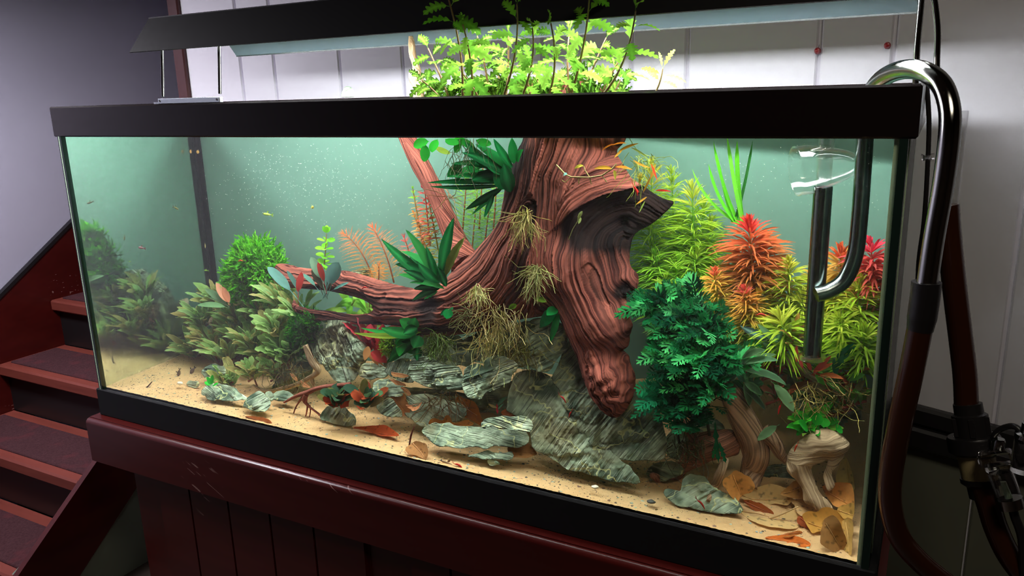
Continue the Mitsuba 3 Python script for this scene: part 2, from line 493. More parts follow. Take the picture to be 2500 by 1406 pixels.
for k in range(5):
    put(dr2, 'plank', bull(x2 + 0.1 * k + 0.003, x2 + 0.1 * k + 0.097, -0.012, 0.002, FLOOR + 0.05, zt, 0.006), 'm_maroon', 40)

# ---------------------------------------------------------------- the aquarium
aq = thing('aquarium', 'long glass aquarium with dark plastic rims on the red cabinet', 'aquarium')
YB = D + 0.012


def ring(z0, z1, x0, x1, y0, y1, t, b):
    return cat(box(x0, x1, y0, y0 + t, z0, z1, b), box(x0, x1, y1 - t, y1, z0, z1, b), box(x0, x0 + t, y0 + t * .5, y1 - t * .5, z0, z1, b), box(x1 - t, x1, y0 + t * .5, y1 - t * .5, z0, z1, b))


put(aq, 'top_rim', ring(H, H + BT, 0, W, -0.002, YB + 0.012, 0.016, 0.003), 'm_rim', 20, label='dark brown plastic top rim')
put(aq, 'bottom_rim', ring(-BB, 0.0, 0, W, -0.002, YB + 0.012, 0.012, 0.002), 'm_matte', 20, label='black plastic bottom rim')
put(aq, 'front_pane', (np.array([[E + .004, 0.006, -0.03], [W - E, 0.006, -0.03], [W - E, 0.006, H + .03], [E + .004, 0.006, H + .03]]), np.array([[0, 1, 2, 3]])), 'm_glass', label='clear front pane')
bp = put(aq, 'back_pane', box(E, W - E, D + 0.001, YB, -0.03, H + 0.03), 'm_film', label='frosted grey green back pane')
lp = put(aq, 'left_pane', (np.array([[E + .0105, 0.010, -0.03], [E + .0105, D, -0.03], [E + .0105, D, H + .03], [E + .0105, 0.010, H + .03]]), np.array([[0, 1, 2, 3]])), 'm_mirror', label='side pane that mirrors the inside of the tank')
put(lp, 'outer_sheet', box(E, E + 0.0095, 0.010, D, -0.03, H + 0.03), 'm_glassedge')
put(lp, 'front_edge', box(E, E + 0.0030, 0.0, 0.012, -0.02, H + 0.01), 'm_silicone')
put(lp, 'front_edge', box(E + 0.0032, E + 0.0062, -0.0002, 0.012, -0.02, H + 0.01), 'm_glassedge')
put(lp, 'front_edge', box(E + 0.0064, E + 0.0125, 0.0, 0.012, -0.02, H + 0.01), 'm_silicone')
rp = put(aq, 'right_pane', box(W - E - 0.012, W - E, 0.012, D, -0.03, H + 0.03), 'm_silicone', label='dark edge of the right glass pane')
put(rp, 'front_edge', box(W - E - 0.0165, W - E - 0.010, 0.0112, 0.02, -0.02, H + 0.01), 'm_glassedge')
put(rp, 'seam', box(W - E - 0.0100, W - E + 0.0006, 0.0008, 0.012, -0.02, H + 0.01), 'm_silicone')
put(rp, 'seam', box(W - E + 0.0001, W - E + 0.0016, 0.05, 0.06, -0.02, H + 0.01), 'm_glassedge')
put(aq, 'corner_seam', cat(box(E + 0.011, E + 0.017, D - 0.010, D, 0, H + 0.02), box(E + 0.011, E + 0.034, D - 0.004, D, 0, H + 0.02)), 'm_seam', label='dark seam in the back corner')
put(aq, 'bottom_pane', box(E, W - E, 0.002, YB, -0.045, -0.03), 'm_matte')
put(aq, 'brace', box(E, W - E, 0.012, 0.06, H + BT - 0.010, H + BT - 0.004), 'm_glass')

# water
WX0, WX1, WY0, WY1, WZ1 = E + 0.0108, W - E - 0.0125, 0.0106, D - 0.0002, H + 0.022
scene['water'] = {**mikit.ply(box(WX0, WX1, WY0, WY1, -0.029, WZ1), 'm_water'),
                  'interior': {'type': 'homogeneous', 'albedo': lin(0.72, 0.93, 0.82), 'sigma_t': lin(0.17, 0.11, 0.14), 'scale': 1.0, 'phase': {'type': 'hg', 'g': 0.3}}}
labels['water'] = {'label': 'slightly green hazy water filling the aquarium', 'category': 'water', 'kind': 'stuff'}


# sand
def sandz(x, y):
    x, y = np.asarray(x, float), np.asarray(y, float)
    sm = lambda a, b, t: (lambda u: u * u * (3 - 2 * u))(np.clip((t - a) / (b - a), 0, 1))
    z = 0.003 + 0.022 * np.clip(y, 0, 1) / D
    z = z + 0.06 * sm(1.15, 1.6, x) * sm(0.15, 0.36, y) + 0.05 * sm(0.5, 0.9, x) * sm(0.2, 0.38, y)
    z = z + 0.012 * sm(1.45, 1.8, x) * sm(0.05, 0.2, y)
    p = np.stack([x * 14, y * 14, 0 * x], -1)
    return z + 0.006 * (meshkit.fbm(p, 4, 3) - 0.5) * sm(0.0, 0.05, y) + 0.0016 * (meshkit.noise(np.stack([x * 160, y * 160, 0 * x], -1), 5) - 0.5)


gx, gy = np.linspace(WX0, WX1, 720), np.linspace(0.0106, D, 150)
X_, Y_ = np.meshgrid(gx, gy, indexing='ij')
Vs = np.stack([X_, Y_, sandz(X_, Y_)], -1).reshape(-1, 3)
i_ = (np.arange(719)[:, None] * 150 + np.arange(149)[None]).ravel()
single('sand', 'pale tan sand covering the bottom of the aquarium', 'sand', (Vs, np.c_[i_, i_ + 150, i_ + 151, i_ + 1]), 'm_sand', True, kind='stuff')

# ---------------------------------------------------------------- lamp hood
hd = thing('lamp_hood', 'long black sloping lamp hood hanging above the aquarium', 'lamp hood')
HX0, HX1, HZ, HZT = 0.312, 1.806, 0.814, 0.886


def panel(y0, z0, y1, z1, t):
    d = np.array([y1 - y0, z1 - z0])
    n = np.array([-d[1], d[0]]) / np.linalg.norm(d) * t
    return slab_yz([(y0, z0), (y1, z1), (y1 + n[0], z1 + n[1]), (y0 + n[0], z0 + n[1])], HX0, HX1)


put(hd, 'front_panel', panel(0.0, HZ, 0.059, HZT, -0.002), 'm_hood')
put(hd, 'top_panel', box(HX0, HX1, 0.059, 0.241, HZT - 0.001, HZT + 0.002), 'm_hood')
put(hd, 'back_panel', panel(0.298, HZ, 0.241, HZT, -0.002), 'm_hood')
put(hd, 'reflector', panel(0.2975, HZ + 0.0006, 0.2405, HZT - 0.002, 0.0015), 'm_reflector', label='pale bluish reflector inside the hood')
put(hd, 'lower_edge', box(HX0, HX1, 0.296, 0.3005, HZ - 0.0025, HZ + 0.001), 'm_silicone')
put(hd, 'led_housing', box(0.316, 1.803, 0.045, 0.180, 0.8425, 0.862, 0.002), 'm_hood')
lg = thing('lamp_stand', 'thin steel lamp leg with two rods, at the left end of the rim', 'lamp stand')
r1, r2 = at(383, 125, 0.014), at(522, 112, 0.014)
f1, f2 = at(398, 236, 0.014), at(537, 229, 0.014)
put(lg, 'rod', tube([f1, [r1[0], 0.03, HZ + 0.02]], 0.0034, 10), 'm_steel', 40)
put(lg, 'rod', tube([f2, [r2[0], 0.03, HZ + 0.02]], 0.0034, 10), 'm_steel', 40)
put(lg, 'bracket', box(f1[0] - 0.006, f2[0] + 0.008, 0.004, 0.014, H + BT, H + BT + 0.011, 0.001), 'm_aluminium', 20)
put(lg, 'tab', box(f1[0] - 0.022, f1[0] - 0.006, 0.006, 0.012, H + BT, H + BT + 0.004), 'm_aluminium')
for f in (f1, f2):
    put(lg, 'screw', lathe([(0, 0), (0.0022, 0), (0.0022, 0.001), (0, 0.0012)], [f[0], 0.004, H + BT + 0.006], [0, -1, 0], 10), 'm_steel', 30)

# ---------------------------------------------------------------- solid pieces shaped from their outline
from scipy import ndimage


def resample(P, step):
    P = np.vstack([P, P[:1]])
    d = np.r_[0, np.cumsum(np.linalg.norm(np.diff(P, axis=0), axis=1))]
    n = max(8, int(d[-1] / step))
    s = np.linspace(0, d[-1], n, endpoint=False)
    return np.c_[np.interp(s, d, P[:, 0]), np.interp(s, d, P[:, 1])]


def smooth_closed(P, n=5):
    """rounds a closed outline with a periodic Catmull-Rom curve"""
    P = np.asarray(P, float)
    Q = np.vstack([P[-1:], P, P[:2]])
    out = []
    for i in range(1, len(P) + 1):
        a, b, c, d = Q[i - 1], Q[i], Q[i + 1], Q[i + 2]
        for t in np.linspace(0, 1, n, endpoint=False):
            out.append(0.5 * (2 * b + (c - a) * t + (2 * a - 5 * b + 4 * c - d) * t ** 2 + (3 * b - a - 3 * c + d) * t ** 3))
    return np.array(out)


def solid(px, y0, res, cap, wob=0.0, seed=0, sub=5, lean=0.0):
    """outline px (pixels) on the plane y0 -> points Q (x, z), faces, thickness t (0 on the rim of the outline), count of rim points"""
    px = smooth_closed(px, sub)
    P = ats(px, y0)
    if lean:    # the outline lies on a plane that leans back from its lowest point
        z0 = P[:, 2].min()
        d = np.c_[(px[:, 0] - 1250) / FPX, (px[:, 1] - 703) / FPX, np.ones(len(px))] @ RC
        k = (y0 - CAM[1] + lean * (CAM[2] - z0)) / (d[:, 1] - lean * d[:, 2])
        P = CAM + d * k[:, None]
    P = P[:, [0, 2]]
    P = resample(P, res)
    if wob:
        k = meshkit.noise(np.c_[P * 60, np.zeros(len(P))], seed) - 0.5
        t = np.roll(P, -1, 0) - np.roll(P, 1, 0)
        t /= np.linalg.norm(t, axis=1, keepdims=True) + 1e-9
        P = P + np.c_[-t[:, 1], t[:, 0]] * (k * wob)[:, None]
    lo, hi = P.min(0) - 3 * res, P.max(0) + 3 * res
    nx, nz = (np.ceil((hi - lo) / res)).astype(int) + 1
    gx, gz = np.meshgrid(lo[0] + np.arange(nx) * res, lo[1] + np.arange(nz) * res, indexing='ij')
    inside = shapely.contains_xy(sg.Polygon(P).buffer(0), gx.ravel(), gz.ravel()).reshape(gx.shape)
    d = ndimage.distance_transform_edt(inside) * res
    g = np.hypot(*np.gradient(ndimage.gaussian_filter(d, 1), res))
    ridge = inside & (g < 0.75) & (d > 2 * res)
    if ridge.sum() < 3:
        ridge = d >= d.max() * 0.8
    tr = cKDTree(np.c_[gx[ridge], gz[ridge]])
    _, ix = tr.query(np.c_[gx.ravel(), gz.ravel()])
    R = ndimage.gaussian_filter(np.maximum(d[ridge][ix].reshape(d.shape), d), 4)
    R = np.minimum(np.maximum(R, d), cap)
    dd = np.minimum(d, R)
    t = np.sqrt(np.maximum(dd * (2 * R - dd), 0))
    t = ndimage.gaussian_filter(t, 1.2) * (d > 0)
    keep = inside & (d > res * 0.7)
    Q = np.vstack([P, np.c_[gx[keep], gz[keep]]])
    tt = np.r_[np.zeros(len(P)), t[keep]]
    F = Delaunay(Q).simplices
    c = Q[F].mean(1)
    ok = shapely.contains_xy(sg.Polygon(P).buffer(res * 0.15), c[:, 0], c[:, 1])
    F = F[ok]
    a = Q[F]
    ar = (a[:, 1, 0] - a[:, 0, 0]) * (a[:, 2, 1] - a[:, 0, 1]) - (a[:, 2, 0] - a[:, 0, 0]) * (a[:, 1, 1] - a[:, 0, 1])
    F = F[np.abs(ar) > 1e-12]
    a = Q[F]
    ar = (a[:, 1, 0] - a[:, 0, 0]) * (a[:, 2, 1] - a[:, 0, 1]) - (a[:, 2, 0] - a[:, 0, 0]) * (a[:, 1, 1] - a[:, 0, 1])
    F[ar < 0] = F[ar < 0][:, ::-1]
    return Q, F, tt, len(P)


def close(Q, F, front, back, nrim):
    """joins a front and a back sheet (y per point) into one closed surface"""
    n = len(Q)
    V = np.vstack([np.c_[Q[:, 0], front, Q[:, 1]], np.c_[Q[nrim:, 0], back[nrim:], Q[nrim:, 1]]])
    m = np.arange(n)
    m[nrim:] += n - nrim
    return V, np.vstack([F, m[F][:, ::-1]])


# ---------------------------------------------------------------- the big driftwood stump
ST = [(1262, 335), (1258, 250), (1268, 205), (1300, 190), (1345, 186), (1400, 192), (1440, 215), (1490, 260), (1503, 338), (1492, 362), (1480, 378), (1500, 410), (1518, 440), (1545, 459), (1575, 480),
      (1600, 494), (1627, 502), (1604, 530), (1575, 555), (1546, 571), (1534, 593), (1536, 632), (1542, 650), (1562, 669), (1566, 688), (1561, 704), (1541, 717), (1552, 738), (1555, 762), (1565, 779),
      (1562, 799), (1563, 820), (1550, 831), (1566, 842), (1576, 861), (1590, 885), (1592, 916), (1582, 943), (1562, 964), (1540, 965), (1515, 950), (1491, 919), (1471, 889), (1444, 844), (1423, 808),
      (1391, 757), (1374, 752), (1337, 762), (1268, 775), (1240, 788), (1180, 801), (1112, 811), (1061, 813), (1020, 808), (1000, 792), (975, 787), (907, 782), (853, 772), (788, 771), (771, 755),
      (745, 742), (740, 724), (760, 735), (791, 746), (839, 754), (883, 760), (915, 758), (925, 750), (920, 740), (897, 727), (859, 717), (805, 707), (754, 700), (702, 697), (664, 681), (655, 667),
      (664, 648), (702, 650), (754, 657), (805, 661), (846, 663), (894, 674), (941, 688), (990, 700), (1025, 705), (1060, 698), (1085, 686), (1105, 662), (1132, 634), (1160, 610), (1180, 587), (1201, 563), (1214, 542),
      (1224, 511), (1229, 470), (1236, 430), (1248, 390)]
Y0 = 0.20
Q, F, t, nr = solid(ST, Y0, 0.0018, 0.092)


def plane2(px, y=Y0):
    return ats(px, y)[:, [0, 2]]


def rbf(px, val, k=0.02):
    f = RBFInterpolator(plane2([p[:2] for p in px]), np.array(val, float), kernel='linear', smoothing=0.0)
    return f(Q)


yc = rbf([(1330, 200), (1380, 340), (1400, 450), (1600, 505), (1390, 600), (1480, 720), (1560, 940), (1450, 850), (1250, 700), (1100, 750), (950, 740), (800, 690), (660, 665), (760, 745), (900, 770)],
         [0.235, 0.235, 0.23, 0.25, 0.205, 0.165, 0.085, 0.135, 0.20, 0.19, 0.185, 0.20, 0.22, 0.15, 0.17])


def pathdist(path, q):
    """signed distance across a path and the way along it"""
    P = spline(plane2(path), 80)
    a, b = P[:-1], P[1:]
    best = np.full(len(q), 9.0)
    sd = np.zeros(len(q))
    al = np.zeros(len(q))
    L = 0.0
    for i in range(len(a)):
        e = b[i] - a[i]
        l = np.linalg.norm(e)
        u = np.clip(((q - a[i]) @ e) / l ** 2, 0, 1)
        r = q - a[i] - u[:, None] * e
        d = np.linalg.norm(r, axis=1)
        m = d < best
        s = np.sign(e[0] * r[:, 1] - e[1] * r[:, 0])
        best[m], sd[m], al[m] = d[m], (d * s)[m], (L + u * l)[m]
        L += l
    return best, sd, al


PA = [(1300, 190), (1295, 340), (1290, 450), (1262, 540), (1200, 640), (1110, 700), (980, 720), (820, 685), (660, 665)]
PA2 = [(1330, 500), (1310, 620), (1270, 700), (1150, 760), (950, 775), (840, 763), (745, 735)]
PB = [(1420, 200), (1400, 340), (1370, 450), (1370, 560), (1390, 660), (1450, 770), (1500, 870), (1560, 960)]
PC = [(1620, 505), (1540, 462), (1470, 470), (1420, 520), (1410, 600), (1440, 700), (1500, 800), (1560, 900)]
dists = [pathdist(p, Q) for p in (PA, PA2, PB, PC)]
which = np.argmin([d[0] * k for d, k in zip(dists, (1.0, 1.0, 1.0, 1.15))], axis=0)
psi = np.choose(which, [d[1] for d in dists]) + which * 0.5
along = np.choose(which, [d[2] for d in dists])
q3 = np.c_[Q * 9, np.zeros(len(Q))]
swirl = 0.016 * (meshkit.fbm(q3, 3, 1) - 0.5) + 0.006 * (meshkit.fbm(q3 * 4, 2, 2) - 0.5)
foot = np.exp(-(((Q - plane2([(1545, 900)])[0]) ** 2).sum(1)) / 0.07 ** 2)
psi = psi + swirl + foot * 0.05 * (meshkit.fbm(q3 * 3, 3, 8) - 0.5)


def ridges(s, f, seed):
    n = meshkit.noise(np.c_[s * f, along * 4, np.zeros(len(s))], seed)
    return np.abs(2 * n - 1) ** 0.8


rim = np.clip(t / 0.012, 0, 1)
relief = -0.0050 * (1 - ridges(psi, 185, 3)) - 0.0026 * (1 - ridges(psi, 430, 4)) - 0.010 * (meshkit.noise(np.c_[psi * 42, along * 3, 0 * psi], 9) > 0.72) * 0.6


def bump(px, py, r, a):
    c = plane2([(px, py)])[0]
    return a * np.exp(-((Q - c) ** 2).sum(1) / r ** 2)


# the shoulder above the black spike stands proud; hollow below it, knots and holes
Zs = Q[:, 1]
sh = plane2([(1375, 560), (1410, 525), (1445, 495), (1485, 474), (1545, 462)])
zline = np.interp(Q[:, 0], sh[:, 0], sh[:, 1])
over = 0.030 * np.exp(-np.clip(Zs - zline, 0, 1) / 0.05) * (Zs > zline) * np.clip((Q[:, 0] - sh[0, 0]) / 0.10, 0, 1)
relief = relief + over - bump(1500, 530, 0.045, 0.030) - bump(1415, 560, 0.03, 0.012) - bump(1510, 550, 0.010, 0.02) - bump(1075, 740, 0.022, 0.02) - bump(1325, 690, 0.03, 0.016) + bump(1330, 600, 0.05, 0.012) + bump(1470, 740, 0.06, 0.012)
relief = relief - bump(905, 712, 0.006, 0.012) - bump(960, 715, 0.006, 0.012) - bump(858, 703, 0.005, 0.012) - bump(1540, 690, 0.009, 0.016) - bump(1560, 705, 0.007, 0.010)
lump = 0.012 * (meshkit.fbm(np.c_[Q * 30, np.zeros(len(Q))], 3, 5) - 0.5) * (0.4 + 3.2 * foot)
front = yc - np.maximum(t + (relief + lump) * rim, 0.0)
back = yc + t * 0.9 + lump * rim
V, F2 = close(Q, F, front, back, nr)
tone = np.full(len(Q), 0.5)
dark = (bump(1590, 515, 0.06, 2.2) + bump(1510, 510, 0.055, 1.5) + bump(1450, 540, 0.04, 0.8)) * np.clip((zline - Zs) / 0.006 + 0.5, 0, 1) + bump(1300, 470, 0.07, 0.35) + bump(1075, 745, 0.025, 0.8) + bump(1260, 380, 0.05, 0.7) + bump(1540, 700, 0.012, 0.9)  # shade below the shoulder and in hollows painted in, besides the black spike
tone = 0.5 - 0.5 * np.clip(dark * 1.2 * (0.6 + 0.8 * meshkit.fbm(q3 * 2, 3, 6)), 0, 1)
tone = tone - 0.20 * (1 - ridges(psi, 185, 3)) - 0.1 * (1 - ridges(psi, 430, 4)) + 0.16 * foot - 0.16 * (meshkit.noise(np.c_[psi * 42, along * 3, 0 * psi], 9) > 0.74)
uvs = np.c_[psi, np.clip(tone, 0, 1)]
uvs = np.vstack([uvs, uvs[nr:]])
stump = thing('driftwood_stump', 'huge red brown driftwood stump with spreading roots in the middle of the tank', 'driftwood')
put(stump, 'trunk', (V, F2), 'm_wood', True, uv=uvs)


def limb(pts, y, k=18, n=60, seed=0, tone=0.5, ridge=0.10, knot=0.10):
    """a wooden limb: rows (u, v, width in pixels[, y]) -> mesh and uv"""
    pts = [tuple(p) + ((y,) if len(p) == 3 else ()) for p in pts]
    P = ats([p[:2] for p in pts], [p[3] for p in pts])
    dist = np.linalg.norm(P - CAM, axis=1)
    r = np.array([p[2] for p in pts]) / 2 * dist / FPX
    C = spline(np.c_[P, r], n)
    L = np.linalg.norm(P[-1] - P[0])
    rr = np.maximum(C[:, 3], 0.0006)
    ang = np.arange(k) * 2 * np.pi / k
    s = np.linspace(0, 1, n)
    q = np.stack(np.broadcast_arrays(np.cos(ang)[None] * 2.6 + seed, np.sin(ang)[None] * 2.6, s[:, None] * 3 + seed * 7), -1)
    rough = 1 - ridge * 2 * np.abs(meshkit.noise(q * [1.6, 1.6, 0.6], seed) - 0.5) + knot * 2 * (meshkit.fbm(q * [0.5, 0.5, 2.2], 3, seed + 1) - 0.5)
    m = tube(C[:, :3], rr, k, True, rough)
    u = (ang[None] * rr[:, None]).ravel() + seed
    u = np.r_[u, seed, seed]
    tn = np.full(len(u), tone)
    return outward(trimesh.Trimesh(m[0], m[1], process=False)), np.c_[u, tn]


m, uv = limb([(985, 300, 34, 0.27), (995, 335, 40, 0.27), (1026, 400, 46, 0.27), (1060, 465, 46, 0.265), (1086, 525, 50, 0.26), (1112, 585, 60, 0.25), (1140, 650, 84, 0.22)], 0.26, 28, 90, 3, 0.5, 0.22, 0.10)
put(stump, 'root', m, 'm_wood', True, uv=uv, label='straight red root rising left of the trunk')
m, uv = limb([(1003, 88, 9), (1005, 110, 17), (1008, 135, 16), (1016, 165, 20), (1014, 185, 34), (1024, 215, 26), (1020, 250, 30)], 0.27, 20, 70, 5, 0.9, 0.2, 0.25)  # pale tone puts the glare of the near lamp into the wood colour
put(stump, 'root_tip', m, 'm_wood', True, uv=uv, label='pale root tip standing above the rim')


# ---------------------------------------------------------------- rocks
def rock(px, y, label, tone=0.5, ang=20, cap=0.06, seed=None, flat=0.0, layer=0.003, res=0.0020, name='rock', grp=None, lean=0.45):
    seed = len(TAKEN) if seed is None else seed
    h_ = np.ptp(ats(px, y)[:, 2])
    y = max(y - lean * h_ * 0.45, 0.03)
    Q, F, t, nr = solid(px, y, res, cap, 0.006, seed, 2, lean)
    y = y + lean * (Q[:, 1] - Q[:, 1].min())
    a = math.radians(ang)
    st_ = Q @ [-math.sin(a), math.cos(a)] * (1 + 1.2 * lean)
    q = np.c_[Q * 26, np.full(len(Q), seed * 1.7)]
    st2 = st_ + 0.010 * (meshkit.fbm(q, 3, seed) - 0.5)
    rimk = np.clip(t / 0.010, 0, 1)
    n1 = meshkit.fbm(np.c_[Q * 18, np.full(len(Q), seed * 3.1)], 4, seed) - 0.5
    n2 = meshkit.noise(np.c_[st2 * 150, Q[:, 0] * 6, Q[:, 1] * 6], seed + 2)
    n3 = meshkit.noise(np.c_[st2 * 75, Q[:, 0] * 7, Q[:, 1] * 7], seed + 4)
    ter = np.floor(n3 * 5) / 5 - n3
    n4 = np.abs(meshkit.fbm(np.c_[Q * 30, np.full(len(Q), seed * 2.3)], 3, seed + 6) - 0.5)
    rel = 0.030 * n1 * (cap / 0.06) + layer * 1.6 * (np.abs(2 * n2 - 1) - 0.5) + layer * 3.0 * ter - 0.02 * (0.10 - np.minimum(n4, 0.10)) * 2
    tilt = (Q - Q.mean(0)) @ np.array([math.cos(seed), math.sin(seed * 1.3)]) * flat
    # chiselled: a few random planes cut the round body
    rs = np.random.default_rng(seed)
    c0, ext = Q.mean(0), np.ptp(Q, axis=0)
    tmax = t.max()
    for k in range(9):
        a_ = rs.uniform(0, 2 * np.pi)
        nrm = np.array([math.cos(a_), math.sin(a_)]) * rs.uniform(0.25, 1.1)
        pl = tmax * rs.uniform(0.55, 0.95) - (Q - c0 - rs.uniform(-0.3, 0.3, 2) * ext) @ nrm
        t = np.minimum(t, np.maximum(pl, t * 0.25))
    front = y - np.maximum(t + rel * rimk, 0.0) + tilt
    back = y + t * 0.9 + tilt
    V, F2 = close(Q, F, front, back, nr)
    uv = np.c_[np.full(len(Q), tone), st2 + seed]
    return single(name, label, 'rock', (V, F2), 'm_rock', 40 if False else True, uv=np.vstack([uv, uv[nr:]]), group=grp)


rock([(1393, 785), (1425, 803), (1480, 903), (1545, 960), (1590, 963), (1612, 1010), (1627, 1060), (1622, 1118), (1580, 1127), (1510, 1120), (1450, 1085), (1395, 1020), (1365, 955), (1345, 920), (1365, 885), (1386, 834)], 0.14,
     'largest grey green boulder with pale veins, under the tip of the stump', 0.45, 55, 0.085, 3, lean=0.55)
rock([(1262, 912), (1300, 902), (1348, 918), (1392, 960), (1430, 1025), (1480, 1085), (1535, 1138), (1563, 1177), (1505, 1176), (1470, 1169), (1410, 1150), (1369, 1136), (1324, 1106), (1298, 1090), (1290, 1030), (1238, 1000), (1246, 945)], 0.105,
     'wide veined grey green boulder leaning left of the largest one', 0.5, 60, 0.07, 11, lean=0.6)
rock([(788, 772), (850, 776), (884, 800), (897, 850), (888, 890), (866, 930), (835, 934), (816, 928), (790, 895), (764, 862), (748, 828), (762, 795)], 0.175, 'streaked grey stone slab leaning under the left arm of the stump', 0.34, -52, 0.05, 5, layer=0.004)
rock([(1004, 876), (1034, 870), (1062, 872), (1078, 890), (1121, 893), (1132, 917), (1130, 952), (1080, 953), (1042, 943), (1006, 930), (996, 900)], 0.10, 'blocky greenish rock, left one of the row under the stump', 0.55, 10, 0.05, 7)
rock([(1134, 904), (1165, 883), (1181, 893), (1183, 871), (1234, 869), (1264, 892), (1250, 919), (1244, 937), (1200, 952), (1184, 960), (1172, 974), (1144, 968), (1132, 950), (1128, 924)], 0.085, 'pale knobbly rock jutting out over the dark hollow', 0.7, 25, 0.05, 8)
rock([(1288, 790), (1322, 774), (1362, 786), (1388, 800), (1384, 850), (1362, 872), (1352, 896), (1322, 911), (1292, 890), (1280, 850)], 0.14, 'pale grey rock wedged under the trunk beside the largest boulder', 0.65, 30, 0.05, 9)
rock([(1120, 850), (1140, 822), (1200, 800), (1260, 785), (1300, 790), (1296, 850), (1280, 896), (1220, 885), (1160, 880)], 0.18, 'tan rock behind the yellowish hair algae under the stump', 0.66, 15, 0.06, 12)
rock([(1010, 818), (1060, 808), (1125, 818), (1134, 850), (1165, 884), (1100, 896), (1072, 890), (1020, 874), (1000, 850)], 0.16, 'dark grey rock with a green algae tuft, under the stump', 0.36, 0, 0.05, 13)
rock([(940, 905), (965, 880), (1000, 872), (1012, 900), (1010, 935), (975, 930)], 0.15, 'mossy brown green rock left of the row under the stump', 0.42, 80, 0.04, 14)
rock([(880, 900), (890, 887), (920, 887), (949, 903), (945, 918), (905, 926), (878, 915)], 0.15, 'smooth grey oval stone right of the leaning slab', 0.5, 5, 0.03, 15)
rock([(926, 862), (948, 843), (962, 862), (958, 892), (932, 894)], 0.18, 'small pale green stone under the red leaved plant', 0.65, 60, 0.03, 16)
rock([(912, 935), (955, 922), (984, 940), (982, 965), (940, 970), (914, 962)], 0.125, 'flat green grey stone behind the small round leaved plant', 0.5, 10, 0.03, 17, lean=0.9)
rock([(918, 985), (945, 968), (972, 990), (982, 1018), (945, 1016), (922, 1005)], 0.10, 'rounded green stone right of the small round leaved plant', 0.52, 40, 0.03, 18)
rock([(980, 975), (1010, 962), (1060, 968), (1125, 985), (1140, 1012), (1105, 1034), (1050, 1044), (1012, 1034), (985, 1005)], 0.125, 'low green slab at the mouth of the dark hollow', 0.5, -12, 0.035, 19, layer=0.005, lean=0.9)
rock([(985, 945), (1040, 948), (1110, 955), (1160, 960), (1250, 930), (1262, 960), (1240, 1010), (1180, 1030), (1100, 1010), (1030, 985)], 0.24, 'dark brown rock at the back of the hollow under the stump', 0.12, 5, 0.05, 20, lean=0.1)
rock([(1027, 1054), (1045, 1037), (1080, 1033), (1130, 1037), (1180, 1040), (1240, 1047), (1285, 1055), (1290, 1080), (1262, 1091), (1157, 1094), (1080, 1090), (1045, 1074)], 0.065, 'long layered grey slate lying on the sand in front', 0.50, -3, 0.035, 21, layer=0.013, lean=1.1)
rock([(1174, 1034), (1190, 1024), (1221, 1018), (1280, 1018), (1296, 1032), (1294, 1052), (1275, 1057), (1234, 1048), (1183, 1043)], 0.058, 'pale slate lying on top of the long layered slate', 0.55, -4, 0.03, 22, layer=0.010, lean=1.1)
rock([(1141, 1114), (1190, 1103), (1249, 1103), (1251, 1121), (1218, 1125), (1191, 1120)], 0.05, 'thin slate chip on the sand below the long layered slate', 0.55, -4, 0.02, 23, layer=0.004, lean=1.3)
rock([(1189, 1124), (1203, 1121), (1221, 1130), (1218, 1136), (1196, 1134)], 0.037, 'white pebble below the thin slate chip', 1.1, 0, 0.01, 24, res=0.001, name='pebble')
rock([(490, 955), (507, 940), (553, 941), (578, 955), (602, 974), (577, 979), (542, 979), (500, 972)], 0.06, 'pale green layered stone nearest the left front corner', 0.7, -15, 0.03, 25, layer=0.005, res=0.0018, lean=1.0)
rock([(591, 994), (605, 970), (624, 957), (645, 959), (660, 983), (652, 1000), (638, 1008), (611, 1000)], 0.05, 'craggy blue green stone on the sand beside the pale layered one', 0.62, 30, 0.03, 26, layer=0.005, res=0.0018, lean=0.9)
rock([(648, 959), (662, 954), (672, 970), (664, 982), (650, 979)], 0.07, 'small rounded grey stone behind the craggy blue green one', 0.5, 30, 0.02, 27, res=0.0018)
rock([(666, 963), (690, 954), (718, 962), (722, 974), (680, 979)], 0.10, 'flat brown grey stone under the thin curved branch', 0.48, 0, 0.02, 28, res=0.0018, lean=1.2)
rock([(492, 905), (515, 890), (545, 893), (552, 912), (515, 923), (496, 918)], 0.12, 'dark smooth stone at the foot of the left plants', 0.34, 0, 0.03, 29, res=0.0018)
rock([(457, 937), (466, 929), (482, 931), (487, 941), (470, 947)], 0.095, 'small green pebble alone on the sand near the left pane', 0.5, 0, 0.02, 30, res=0.0012, name='pebble')
rock([(663, 948), (690, 905), (738, 878), (764, 895), (752, 925), (710, 948)], 0.17, 'slanted grey stone behind the thin curved branch', 0.5, 40, 0.04, 31, layer=0.005)
rock([(781, 1017), (798, 992), (830, 985), (863, 1015), (868, 1036), (826, 1037), (795, 1027)], 0.075, 'small bright green stone under the round leaved plant', 0.62, 60, 0.03, 32, res=0.0018)
rock([(1622, 1203), (1632, 1195), (1660, 1198), (1664, 1170), (1688, 1154), (1721, 1165), (1738, 1184), (1764, 1198), (1794, 1217), (1813, 1244), (1799, 1253), (1769, 1257), (1729, 1251), (1677, 1240), (1640, 1227)], 0.07,
     'craggy pale green stone on the front sand at the right', 0.5, 35, 0.04, 33, layer=0.005, lean=0.8)
rock([(1858, 1156), (1873, 1139), (1910, 1131), (1947, 1144), (1953, 1170), (1921, 1188), (1891, 1184), (1864, 1174)], 0.19, 'smooth grey green stone behind the bleached arched root', 0.52, 15, 0.04, 34)
rock([(1579, 1157), (1600, 1134), (1640, 1128), (1668, 1145), (1654, 1165), (1610, 1174)], 0.12, 'low dark green stone right of the largest boulder', 0.42, 0, 0.03, 35)
